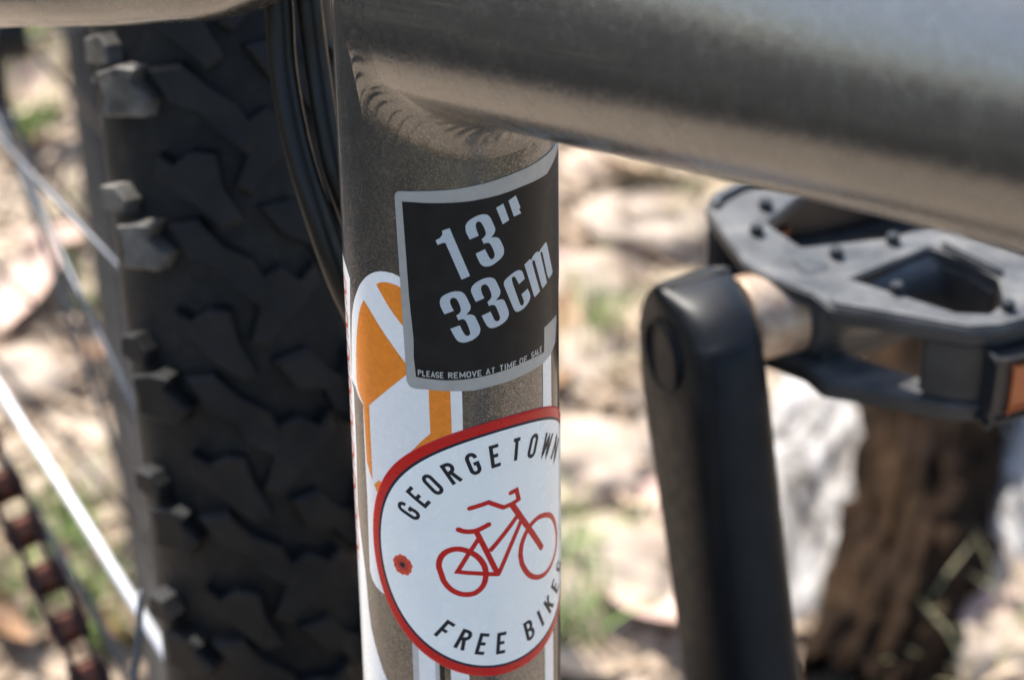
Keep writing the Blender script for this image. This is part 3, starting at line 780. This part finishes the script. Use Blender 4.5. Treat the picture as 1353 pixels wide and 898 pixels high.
for i in range(-9, 12):
    al = math.radians(20.2) + i * pitch; j = random.uniform(-.4, .4) / WR
    dusty_sunlit = M_KNOBD if al > math.radians(15) else M_KNOB  # sunlit tone above, plain dark rubber where the shoulder lies in shadow
    knob(al + j, -0.84, SHOULDER, 4.6, dusty_sunlit)
    knob(al + pitch * .29 + j, -1.04, TWIN, 3.8, dusty_sunlit)
    knob(al - pitch * .10 + j, -0.22, FORK, 3.1)
    knob(al + pitch * .42, -0.34, BOLT, 3.2)
    knob(al + pitch * .62, 0.30, mirror(BOLT), 2.8)
    knob(al - pitch * .02, 0.50, FORK, 2.4)
    knob(al - pitch * .27, 0.9, mirror(TWIN), 4.4)
    knob(al, 1.0, mirror(SHOULDER), 4.4)
# moulded marks on the sidewall
for dc in (0, 4.3):
    mv, mf = [], []
    for k in range(26):
        t = 2 * math.pi * k / 26
        for rr, dr in ((2.1, -2.9), (1.6, -2.2), (1.0, -2.2), (0.6, -2.9)):
            mv.append(wp(math.radians(26.3) - (dc + rr * math.sin(t)) / WR, -1.62 + rr * math.cos(t) / 27, dr=dr)[0])
    for k in range(26):
        for j in range(3): mf.append((k * 4 + j, k * 4 + j + 1, ((k + 1) % 26) * 4 + j + 1, ((k + 1) % 26) * 4 + j))
    mk = mesh_obj('sidewall_mark', mv, mf, M_SIDE); mk.parent = tyre

# hub and spokes
adopt(mesh_obj('rear_hub', *lathe(HUB - WL * 40, WL, [(0, 8), (6, 8), (6, 24), (10, 24), (14, 13), (66, 13), (70, 24), (74, 24), (74, 8), (82, 8)], 40), M_RIM))
def spoke(rim, hub, r=1.0):
    return adopt(mesh_obj('spoke', *tube([rim, (rim + hub) / 2, hub], r, 8), M_GASKET))
# the three that show left of the tyre
spoke(at(230, 430, 560), at(-150, 25, 770), 0.85)
spoke(at(235, 658, 590), at(-60, 40, 760), 0.85)
for i in range(20):
    al = math.radians(60 + i * 13.5)
    rim = WC + (WF * math.cos(al) + ZZ * math.sin(al)) * 282
    h = al + (0.9 if i % 2 else -0.9)
    hub = HUB + WL * (30 if i % 4 < 2 else -30) + (WF * math.cos(h) + ZZ * math.sin(h)) * 22
    spoke(rim, hub)
# bright cable housing crossing low on the left, with the bare wire below its end
hs = pipe('cable_housing', [at(-60, 420, 665), at(0, 515, 650), at(90, 655, 612), at(180, 800, 590), at(330, 1040, 575)], 1.35, M_BRIGHT, 16)
wr = mesh_obj('bare_wire', *tube([at(186, 780, 530), at(183, 850, 532), at(176, 910, 534), at(160, 990, 536)], 0.8, 8), M_GASKET); wr.parent = hs

# ---- chain
def link_outer(p, d, l, w=3.9):
    """figure-eight plates either side plus rollers at both pins"""
    u = l.cross(d).normalized(); parts = []
    for s in (-1, 1):
        prof = []
        for k in range(24):
            t = 2 * math.pi * k / 24
            x = math.cos(t) * 4.2 + (6.35 if math.cos(t) > 0 else -6.35); y = math.sin(t) * 4.1 * (1 - 0.22 * (1 - abs(math.cos(t))))
            prof.append((x, y))
        a = [p + d * x + u * y + l * (s * w) for x, y in prof]; b = [p + d * x + u * y + l * (s * (w + 1.1)) for x, y in prof]
        n = len(prof); f = [(i, (i + 1) % n, n + (i + 1) % n, n + i) for i in range(n)] + [tuple(range(n))[::-1], tuple(range(n, 2 * n))]
        parts.append((a + b, f))
    return join(parts)
cl = catmull([at(-220, 300, 640), at(-60, 530, 610), at(2, 640, 600), at(40, 722, 594), at(76, 798, 590), at(112, 880, 586), at(150, 970, 582), at(210, 1120, 575)], 60)
Ls = [0.0]
for a, b in zip(cl, cl[1:]): Ls.append(Ls[-1] + (b - a).length)
def on_chain(s):
    for i in range(1, len(Ls)):
        if Ls[i] >= s: k = (s - Ls[i - 1]) / (Ls[i] - Ls[i - 1]); return cl[i - 1].lerp(cl[i], k)
    return cl[-1]
n_l = int(Ls[-1] / 12.7) - 1
CL_ = V((math.cos(math.radians(16)), math.sin(math.radians(16)), 0))
ch = None
for i in range(n_l):
    a = on_chain(i * 12.7 + 2); b = on_chain((i + 1) * 12.7 + 2); d = (b - a).normalized(); p = (a + b) / 2
    l = (CL_ - d * CL_.dot(d)).normalized()
    if ch is None:
        ch = adopt(mesh_obj('chain', *lathe(a - l * 2.4, l, [(0, 3.9), (4.8, 3.9)], 20), M_ROLL))
    v, f = link_outer(p, d, l, 3.1 if i % 2 else 2.0)
    k_ = mesh_obj('chain_link', v, f, M_PLATE, auto=30); k_.parent = ch
    k_ = mesh_obj('chain_roller', *lathe(b - l * 2.0, l, [(0, 3.2), (0.3, 3.9), (3.7, 3.9), (4.0, 3.2)], 24), M_ROLL, auto=30); k_.parent = ch
    k_ = mesh_obj('chain_pin', *lathe(b - l * 4.7, l, [(0, 1.5), (0.3, 1.8), (9.1, 1.8), (9.4, 1.5)], 16), M_ROLL, auto=30); k_.parent = ch

# ---- crank arm and pedal
PHI = math.radians(22)
CF = V((math.sin(PHI), -math.cos(PHI), 0)); CLt = V((math.cos(PHI), math.sin(PHI), 0))
PO = on_z(800 + 560 / 2.4268, 200 + 360 / 2.4268, -72.0)
def pp_(a, f, h): return PO + CLt * a + CF * f + ZZ * h
AX = (2.5, -10.0)            # the axle: fore-aft and height
# crank: sections along the arm
eye = pp_(-10.6, AX[0] - .5, AX[1] - 4.5)      # outer face centre at the pedal eye
down = (CF * 0.42 - ZZ).normalized(); across = CLt.cross(down).normalized()
if across.dot(CF) < 0: across = -across
def crank_section(s, hw, t0, t1, bev=3.0):
    """closed loop round the arm at distance s from the eye; t0..t1 thickness towards the frame"""
    c = eye + down * s; L = []
    for (x, y) in [(-hw + bev, t0), (-hw, t0 - bev), (-hw, t1 + bev), (-hw + bev, t1), (hw - bev, t1), (hw, t1 + bev), (hw, t0 - bev), (hw - bev, t0)]:
        k_ = (y - t1) / (t0 - t1)                       # the outer side of the eye is domed lower than the inner
        tip = max(0.0, min(1.0, (14 - s) / 31)) * max(0, k_)
        L.append(c + across * x * (1 - 0.05 * tip) + CLt * y + down * (2.2 * tip ** 1.3 + (2.5 if y < -8 and s < -6 else 0)))
    return L
secs = []
for k in range(9):
    t = k / 8 * math.pi / 2
    hw = 20.0 * math.sin(t) if k else 0.6
    secs.append((-17.0 * math.cos(t), max(hw, 3.2), 1.0, -16.5))
for s, hw in [(10, 19.8), (22, 18.9), (40, 18.0), (65, 17.8), (95, 17.8), (125, 17.8), (150, 17.5), (168, 18.5), (180, 17), (188, 11), (191, 5)]:
    secs.append((s, hw, 1.0, -17.5 - max(0, (s - 90)) * 0.02))
vs = []; fs = []
for s in secs: vs += crank_section(s[0], s[1], s[2], s[3], min(4.2, s[1] * .8))
for i in range(len(secs) - 1):
    for k in range(8):
        k2 = (k + 1) % 8; fs.append((i * 8 + k, i * 8 + k2, (i + 1) * 8 + k2, (i + 1) * 8 + k))
fs.append(tuple(range(8))); fs.append(tuple((len(secs) - 1) * 8 + k for k in range(8))[::-1])
crank = adopt(mesh_obj('crank_arm', vs, fs, M_CRANK))
m_ = crank.modifiers.new('bevel', 'SUBSURF'); m_.levels = 2; m_.render_levels = 2
# the threaded end of the axle showing in the eye, with its raised lip
lip = mesh_obj('axle_end', *lathe(eye - CLt * 17.1 + across * 0.5, CLt, [(1.0, 6.6), (0.1, 7.0), (-0.15, 7.5), (0.1, 8.1), (2, 8.4)], 40), M_CRANK, auto=30); lip.parent = crank
# hollow web cut along the inside of the arm
web = []
# bottom bracket and cranks' axle
bbc = eye + down * 170
adopt(mesh_obj('bottom_bracket', *lathe(bbc - CLt * 108, CLt, [(0, 18), (2, 20), (66, 20), (68, 18), (68, 9), (110, 9)], 48), M_FRAME, auto=30))
HT = T0 + TT * 520 + TU * -120
pipe('down_tube', [bbc - CLt * 65, bbc - CLt * 65 + CF * 150 + ZZ * 60, bbc - CLt * 60 + CF * 380 + ZZ * 260], 20.0)
adopt(mesh_obj('chainring', *lathe(bbc - CLt * 118, CLt, [(0, 60), (0, 84), (3.4, 86), (3.4, 58)], 60), M_CABLE, auto=30))

# pedal body
def slab(outline, holes, h0, h1, m, name, parent, inset=0.9):
    """a plate in the pedal's plane with holes, edges rounded off"""
    vs, fs = [], []
    loops = [outline] + holes
    tess = tessellate_polygon([[V((a, f, 0)) for a, f in lp] for lp in loops])
    flat = [p for lp in loops for p in lp]; n = len(flat)
    lay = []
    for hgt in (h1, h0):
        lay.append(len(vs)); vs += [pp_(a, f, hgt) for a, f in flat]
    fs += [tuple(lay[0] + i for i in t) for t in tess] + [tuple(lay[1] + i for i in t)[::-1] for t in tess]
    o = 0
    for lp in loops:
        k = len(lp)
        for i in range(k): fs.append((o + i, o + (i + 1) % k, n + o + (i + 1) % k, n + o + i))
        o += k
    bm = bmesh.new(); bv = [bm.verts.new(v) for v in vs]
    for q in fs:
        try: bm.faces.new([bv[i] for i in q])
        except ValueError: pass
    bmesh.ops.recalc_face_normals(bm, faces=bm.faces[:])
    ed = [e for e in bm.edges if len(e.link_faces) == 2 and e.calc_face_angle(0) > 0.6]
    bmesh.ops.bevel(bm, geom=ed, offset=1.0, segments=3, affect='EDGES', clamp_overlap=True)
    ob = bm_obj(name, bm, m, None, True, 40)
    if parent is None: adopt(ob)
    else: ob.parent = parent
    return ob
OUT = [(-4.0, 4.5), (-6.8, -3), (-6.0, -12), (-5.4, -22), (-4.4, -26), (-1.6, -29), (4, -31), (20, -33), (60, -33), (84, -28), (88, -14), (88, 14), (84, 32), (60, 37.5), (30, 37.5), (24, 35.8), (2, 18), (1.0, 12)]
H1 = [(4.4, -14.5), (7.0, -4.0), (12, -3.0), (24.7, -0.4), (38, -1.0), (44, -12), (40, -26), (25, -26), (14, -20.5)]
H2 = [(11.0, 10.2), (20, 8.4), (31.8, 6.2), (36.0, 13), (39.0, 21.4), (36, 28.8), (30.8, 31.4), (25, 28.6)]
H3 = [(50, -25), (50, -6), (76, -6), (76, -22)]
H4 = [(44, 30), (43, 26), (50, 20), (52, 9), (76, 7), (76, 25), (60, 31)]
pedal = slab(OUT, [H1, H2, H3, H4], -3.6, 0.0, M_PEDAL, 'pedal', None)
pedal['label'] = 'scuffed black plastic platform pedal with amber reflectors'
slab(OUT, [H1, H2, H3, H4], -22.5, -18.5, M_PEDAL, 'lower_cage', pedal)
# upright walls joining the plates
def post(pts, name='cage_post'): return slab(pts, [], -18.6, -3.5, M_PEDAL, name, pedal)
post([(-5.2, -22), (-4.0, -26), (-1.4, -28.8), (4, -30.6), (6, -27), (0, -24), (-1.5, -19)])
post([(6, -30.5), (20, -32.5), (60, -32.5), (60, -30), (20, -30), (6, -27.8)])
post([(17.5, 29.0), (24, 34.5), (30, 37.0), (44, 37.0), (44, 33.5), (31, 32.0), (27.2, 29.5), (22.0, 24.6)])
post([(4.5, 12), (10.5, 10.6), (31.5, 7.0), (36.4, 14), (38.4, 21), (40.4, 20.6), (44, 6), (34, 4.6), (11, 7.6), (3, 8)])
post([(80, -20), (86.5, -14), (86.5, 14), (82, 24), (79, 20), (79, -18)])
post([(4.2, -3.6), (24.7, 1), (38, .8), (38, 2.5), (24, 3), (2, 0)])
bar = mesh_obj('axle_barrel', *lathe(pp_(2.0, AX[0], AX[1]), CLt, [(0, 7.0), (0, 9.6), (1.0, 10.6), (6, 10.6), (9, 9.4), (80, 8.6), (82, 6)], 44), M_PEDAL, auto=30); bar.parent = pedal
sp_ = mesh_obj('axle_spindle', *lathe(pp_(-9.5, AX[0], AX[1]), CLt, [(0, 8.6), (0.8, 9.1), (12.1, 9.1), (12.7, 8.6), (14.5, 7.4)], 44), M_SPIN, auto=30); sp_.parent = pedal
for a, f in [(6.7, -20.1), (0.6, -12.1), (12.0, 1.8), (25.3, 1.6), (17.3, 17.6), (35.0, 31.4), (42, 31.5), (60, 34), (60, -29), (78, 0)]:
    pn = mesh_obj('grip_pin', *lathe(pp_(a, f, -1), ZZ, [(0, 1.5), (2.6, 1.45), (3.0, 1.1)], 14), M_PIN, auto=30); pn.parent = pedal
# recessed panel beside the cross strut
def box_p(a0, a1, f0, f1, h0, h1, m, name, parent, bev=0.8):
    bm = bmesh.new(); bmesh.ops.create_cube(bm, size=1)
    for v in bm.verts:
        v.co = pp_(a0 + (v.co.x + .5) * (a1 - a0), f0 + (v.co.y + .5) * (f1 - f0), h0 + (v.co.z + .5) * (h1 - h0))
    bmesh.ops.bevel(bm, geom=bm.edges[:], offset=bev, segments=2, affect='EDGES', clamp_overlap=True)
    o = bm_obj(name, bm, m, None, True, 40); o.parent = parent; return o
# raised ribs along the rims and a shallow step beside the cross strut
slab([(-4.6, -24.5), (-2.2, -28.2), (4, -30.2), (20, -32.2), (40, -32.4), (40, -29.6), (20, -29.2), (5, -27.4), (-0.6, -25.2), (-2.6, -22.5)], [], -0.4, 1.3, M_PEDAL, 'rim_rib', pedal)
slab([(3.0, 14.6), (24.4, 33.0), (30, 35.6), (60, 35.6), (60, 37.1), (30, 37.1), (23.8, 35.2), (2.2, 17.6)], [], -0.4, 0.9, M_PEDAL, 'rim_rib', pedal)
slab([(40.4, 3.2), (43.4, 3.4), (52.6, 18.6), (50.2, 19.6)], [], -0.4, 1.4, M_PEDAL, 'strut_rib', pedal)
slab([(33.0, 6.4), (35.6, 5.8), (41.4, 20.6), (39.6, 21.4)], [], -0.4, 1.2, M_PEDAL, 'strut_rib', pedal)
h_ = box_p(27.5, 76, 36.2, 40.5, -20.5, -4.4, M_PIN, 'reflector_housing', pedal)
box_p(31.5, 72, 38.9, 41.0, -18.0, -6.8, M_AMBER, 'front_reflector', pedal, 0.5)
box_p(12, 60, -36.5, -31.8, -20.0, -4.0, M_PIN, 'reflector_housing', pedal)
box_p(11, 17, -29.6, -28.4, -17.5, -13.5, M_AMBER, 'rear_reflector', pedal, 0.5)
box_p(36, 46, -29.6, -28.0, -11, -5, M_AMBER, 'rear_reflector', pedal, 0.5)

# ------------------------------------------------------------------ things on the ground
# a fallen branch: bare wood and a strip of loose bark, both dark brown
def log_thing():
    t = empty('fallen_branch', (on_z(1200, 760, GZ)), 'dark brown rotting branch lying below the pedal', 'branch')
    loc = t.location.copy()
    a = on_z(1275, 440, GZ); b = on_z(1120, 985, GZ)
    ax = (b - a).normalized(); side = ax.cross(ZZ).normalized()
    if side.x < 0: side = -side
    L = (b - a).length
    def loop(r0, a0, a1, n, m_, name, seedv, rough_, steps=110):
        vs, fs = [], []
        for i in range(steps + 1):
            s = L * i / steps
            for k in range(n + 1):
                an = math.radians(a0 + (a1 - a0) * k / n)
                p = V((math.cos(an) * 60 + seedv, math.sin(an) * 60, s * 0.3))
                r = r0 * (1.15 - 0.35 * s / L) + 9 * noise.fractal(p / 45, 1, 2, 3) + rough_ * noise.fractal(p / 11, 0.8, 2, 3)
                vs.append(a + ax * s + side * (math.cos(an) * r) + ZZ * (math.sin(an) * r * 1.15 + 6))
        for i in range(steps):
            for k in range(n): fs.append((i * (n + 1) + k, i * (n + 1) + k + 1, (i + 1) * (n + 1) + k + 1, (i + 1) * (n + 1) + k))
        o = mesh_obj(name, vs, fs, m_); o.parent = t; o.matrix_parent_inverse = Matrix.Translation(-loc); return o
    loop(35, -40, 220, 60, M_BARKB, 'bare_wood', 0, 7)
    loop(39, 60, 130, 24, M_BARKB, 'loose_bark', 17, 8)
log_thing()

def rock(name, c, sx, sy, sz, m, seedv, label, cat='stone', rot=0.0, group=None):
    bm = bmesh.new(); bmesh.ops.create_icosphere(bm, subdivisions=4, radius=1)
    for v in bm.verts:
        n = v.co.normalized(); k = 1 + 0.28 * noise.fractal(n * 1.5 + V((seedv, 0, 0)), 1, 2, 3) + 0.06 * noise.fractal(n * 7 + V((seedv, 5, 0)), 1, 2, 2)
        x, y = n.x * k * sx, n.y * k * sy
        v.co = V((x * math.cos(rot) - y * math.sin(rot), x * math.sin(rot) + y * math.cos(rot), n.z * k * sz))
    o = bm_obj(name, bm, m, None, True, 60); o.location = c * S
    return tag(o, label, cat, group)
def slab_bark(c, sx, sy, h, rot, seedv, label, name='bark_piece', lean=0.0):
    vs, fs = [], []; n = 70
    for i in range(n + 1):
        for j in range(n + 1):
            u, v = i / n * 2 - 1, j / n * 2 - 1
            ang = math.atan2(v, u); edge = max(abs(u), abs(v)); k = 1 + 0.16 * noise.noise(V((math.cos(ang) * 1.6 + seedv, math.sin(ang) * 1.6, 0))) + .07 * noise.noise(V((math.cos(ang) * 7, math.sin(ang) * 7, seedv)))
            x, y = u * sx * k, v * sy * k
            q = V((x / 26, y / 60, seedv)); z = h * (1 - edge ** 6) + 7 * noise.fractal(q, .8, 2.1, 4) * (1 - edge ** 8)
            z -= 9 * max(0, noise.noise(V((x / 17 + 4, y / 70, seedv + 3))) - .12) * 2
            z += lean * x
            vs.append(V((x * math.cos(rot) - y * math.sin(rot), x * math.sin(rot) + y * math.cos(rot), z)))
    for i in range(n):
        for j in range(n): fs.append((i * (n + 1) + j, (i + 1) * (n + 1) + j, (i + 1) * (n + 1) + j + 1, i * (n + 1) + j + 1))
    o = mesh_obj(name, vs, fs, M_BARKW); o.location = c * S
    return tag(o, label, 'bark')
c_ = on_z(1078, 660, GZ + 5); c_.z = gh(c_.x, c_.y) - 2
slab_bark(c_, 37, 96, 24, math.radians(-19), 2.0, 'weathered grey white bark slab between the crank arm and the brown branch', lean=0.12)
c_ = on_z(1345, 650, GZ); c_.z = gh(c_.x, c_.y)
slab_bark(c_, 15, 60, 15, math.radians(-10), 8.0, 'narrow strip of pale bark at the right edge below the amber reflector')
rocks = [
 (1322, 585, 9, 8, 9, '', 'small white pebble at the right under the corner of the pedal', .2),
 (1300, 735, 13, 26, 12, '', 'long greyish stone right of the brown branch', -.2),
 (1250, 880, 30, 16, 12, '', 'tan stone in front of the brown branch at the bottom edge', .2),
 (1330, 860, 20, 18, 10, '', 'cream stone in the bottom right corner', .9),
 (30, 505, 30, 22, 15, 'M_ROCK', 'smooth peach stone lying left of the rear tyre', .3),
 (20, 350, 24, 20, 10, 'M_ROCK', 'pale rounded stone behind the spokes at the left edge', 0),
 (130, 640, 15, 20, 9, 'M_ROCK', 'small pinkish stone between the bright cable housing and the tyre', .5),
 (870, 300, 40, 24, 14, 'M_ROCK', 'tan stone behind the end of the crank arm', -.3),
 (780, 345, 30, 20, 10, 'M_ROCK', 'cream stone just right of the seat tube', .4),
 (835, 215, 34, 20, 9, 'M_ROCK', 'flat cream stone below the top tube', 0),
 (785, 610, 32, 34, 16, 'M_ROCK', 'pink beige stone beside the lower half of the seat tube', .6),
 (810, 770, 34, 44, 14, 'M_ROCK', 'grooved pale grey stone left of the crank arm', .3),
 (770, 470, 26, 20, 8, 'M_ROCK', 'flat beige stone right of the size sticker', .9),
]
for i, (x, y, sx, sy, sz, m_, lab, rot) in enumerate(rocks):
    c = on_z(x, y, GZ + 6); c.z = gh(c.x, c.y) + sz * 0.2
    rock('stone', c, sx, sy, sz, M_ROCK, i * 3.7 + 1, lab, 'stone', rot)

def leaf_mesh(L, W, curl, seedv):
    vs, fs = [], []; nl, nw = 12, 4
    for i in range(nl + 1):
        t = i / nl; w_ = W * (math.sin(math.pi * t ** 0.8)) ** 0.8
        for j in range(nw + 1):
            q = (j / nw - .5) * 2
            vs.append(V(((t - .5) * L, q * w_ / 2, curl * (4 * (t - .5) ** 2) + abs(q) * w_ * 0.16 + 1.5 * noise.noise(V((t * 3 + seedv, q, 0))))))
    for i in range(nl):
        for j in range(nw): fs.append((i * (nw + 1) + j, i * (nw + 1) + j + 1, (i + 1) * (nw + 1) + j + 1, (i + 1) * (nw + 1) + j))
    # thickness
    n = len(vs); vs2 = vs + [v - V((0, 0, 0.5)) for v in vs]; fs2 = fs + [tuple(k + n for k in f)[::-1] for f in fs]
    return vs2, fs2
kinds = []
for i, (L, W, cu, m_, nm) in enumerate([(70, 22, 9, M_LEAFP, 'pale curled dry leaf'), (55, 26, 5, M_LEAFK, 'pinkish dry leaf'), (80, 16, 12, M_LEAFB, 'dark brown dry leaf'), (45, 20, 7, M_LEAFP, 'small cream dry leaf')]):
    o = mesh_obj('dry_leaf', *leaf_mesh(L, W, cu, i * 2.3), m_); kinds.append((o, nm)); 
first = [True] * 4
def zone(x, y):
    c = V((x, y, 0))
    if x < -170: return 'left of the rear tyre'
    if x < 20: return 'just behind the seat tube'
    if x < 95: return 'between the seat tube and the crank arm'
    return 'around the brown branch'
rl = random.Random(11)
for i in range(84):
    px_ = rl.uniform(-60, 1420); py_ = rl.uniform(-20, 930)
    c = on_z(px_, py_, GZ)
    k = rl.choice([0, 0, 1, 1, 2, 3])
    src, nm = kinds[k]
    if first[k]: o = src; first[k] = False
    else:
        o = src.copy(); COL.objects.link(o)
    c.z = gh(c.x, c.y) + 5 + rl.uniform(0, 7)
    if 1030 < px_ < 1353 and py_ > 480 and i % 4: continue
    o.location = c * S; o.rotation_euler = (rl.uniform(-.5, .5), rl.uniform(-.5, .5), rl.uniform(0, 6.28))
    s = rl.uniform(.7, 1.35); o.scale = (s, s, s)
    tag(o, nm + ' on the soil ' + zone(c.x, c.y), 'leaf', nm.replace('leaf', 'leaves') + ' ' + zone(c.x, c.y))

# fine litter: bark chips and straw that nobody could count
vs, fs = [], []
for i in range(10500):
    c = on_z(rl.uniform(-150, 1500), rl.uniform(-120, 1020), GZ); c.z = gh(c.x, c.y) + rl.uniform(0.5, 4)
    L = rl.uniform(4, 20) if i % 9 else rl.uniform(22, 48); W = rl.uniform(1.5, 7) if i % 9 else rl.uniform(8, 17); a = rl.uniform(0, 6.28); tl_ = rl.uniform(-.5, .5)
    d = V((math.cos(a), math.sin(a), tl_)).normalized(); n_ = V((-math.sin(a), math.cos(a), rl.uniform(-.4, .4))).normalized(); up_ = d.cross(n_)
    o = len(vs); th = rl.uniform(.4, 1.6)
    for z_ in (0, th):
        for sx, sy in ((-1, -.6), (1, -1), (.8, 1), (-.9, .7)): vs.append(c + d * (sx * L / 2) + n_ * (sy * W / 2) + up_ * z_)
    fs += [(o, o + 3, o + 2, o + 1), (o + 4, o + 5, o + 6, o + 7)] + [(o + k, o + (k + 1) % 4, o + 4 + (k + 1) % 4, o + 4 + k) for k in range(4)]
lit = mesh_obj('leaf_litter', vs, fs, M_CHIP, smooth=False); lit['kind'] = 'stuff'; lit['label'] = 'scattered bark chips and broken leaves on the soil'

# grass: tufts that show green in the blur
def grass(name, spots, m, n_per, label, hmax=60):
    vs, fs = [], []
    for (x, y, spread) in spots:
        c0_ = on_z(x, y, GZ)
        for i in range(n_per):
            a = rl.uniform(0, 6.28); r = spread * math.sqrt(rl.random()); c = c0_ + V((r * math.cos(a), r * math.sin(a), 0)); c.z = gh(c.x, c.y)
            h = rl.uniform(.4, 1) * hmax; b = rl.uniform(0, 6.28); lean = V((math.cos(b), math.sin(b), 0)) * rl.uniform(.2, .9) * h; sd = V((-math.sin(b), math.cos(b), 0)) * rl.uniform(1.2, 3.2)
            o = len(vs)
            for t in (0, .35, .7, 1):
                p = c + lean * t * t + ZZ * (h * (t - .25 * t * t)); w_ = (1 - t) ** .6
                vs += [p + sd * w_ * .5, p - sd * w_ * .5]
            for k in range(3): fs.append((o + 2 * k, o + 2 * k + 1, o + 2 * k + 3, o + 2 * k + 2))
    g_ = mesh_obj(name, vs, fs, m, smooth=False); g_['kind'] = 'stuff'; g_['label'] = label; return g_
grass('green_grass', [(60, 60, 24), (85, 40, 22), (45, 195, 18), (135, 415, 12), (90, 720, 14), (60, 800, 18), (150, 830, 14), (760, 770, 12), (765, 860, 14), (790, 445, 10)], M_GRASS, 32, 'short green grass growing among the dry leaves')
grass('straw_grass', [(30, 130, 40), (100, 350, 40), (15, 740, 34), (900, 230, 50), (800, 500, 40), (1250, 880, 40), (960, 300, 40)], M_STRAW, 40, 'dry straw coloured grass among the leaves')

# unseen foliage ring, added to darken what the tubes and sticker reflect
vs, fs = [], []
rb = random.Random(5)
for i in range(11000):
    a = rb.uniform(0, 6.283); rr = rb.uniform(2900, 5200); hgt = 600 * (0.55 + 0.45 * math.sin(a * 3 + 1) * math.sin(a * 7)) * (rr / 4000)
    c = V((rr * math.sin(a), rr * math.cos(a), GZ + rb.random() * max(450, hgt)))
    d = V((rb.gauss(0, 1), rb.gauss(0, 1), rb.gauss(0, 1))).normalized(); e = d.cross(V((rb.gauss(0, 1), rb.gauss(0, 1), rb.gauss(0, 1)))).normalized()
    L = rb.uniform(60, 140); W_ = L * .45; o = len(vs)
    vs += [c - d * L, c + e * W_, c + d * L, c - e * W_]; fs.append((o, o + 1, o + 2, o + 3))
M_REFL_RING = litter('reflection_foliage_leaf', (0.06, 0.08, 0.04), (0.16, 0.17, 0.10), 8)
refl_ring = mesh_obj('reflection_foliage_ring', vs, fs, M_REFL_RING, smooth=False); refl_ring['kind'] = 'stuff'; refl_ring['label'] = 'unseen green foliage ring added to darken reflections'
vs, fs = [], []  # unseen undergrowth, added and shaped to tone the reflections on the frame
for i in range(30000):
    a_ = rb.uniform(-2.6, 2.2); q_ = 1150 * rb.random() ** 1.3; r0_ = 850 + (260 * a_ ** 1.5 if a_ > 0 else 25 * abs(a_))
    if -0.05 < a_ < 1.2 and rb.random() < .75: continue          # thinned so that sunlit soil reflects in the seat tube
    x_ = (r0_ + q_) * math.sin(a_); y_ = -(r0_ + q_) * math.cos(a_)
    top = 200 + 0.03 * q_ + 120 * noise.noise(V((x_ / 300, y_ / 300, 0)))
    c = V((x_, y_, GZ + rb.random() ** .7 * top))
    d = V((rb.gauss(0, 1), rb.gauss(0, 1), rb.gauss(0, .7))).normalized(); e = d.cross(V((rb.gauss(0, 1), rb.gauss(0, 1), rb.gauss(0, 1)))).normalized()
    L = rb.uniform(22, 60); W_ = L * .45; o = len(vs)
    vs += [c - d * L, c + e * W_, c + d * L, c - e * W_]; fs.append((o, o + 1, o + 2, o + 3))
M_REFL_LOW = litter('reflection_undergrowth_leaf', (0.15, 0.135, 0.09), (0.30, 0.265, 0.185), 8)
dry = mesh_obj('reflection_undergrowth', vs, fs, M_REFL_LOW, smooth=False); dry['kind'] = 'stuff'; dry['label'] = 'unseen low olive brown undergrowth added to tone reflections'
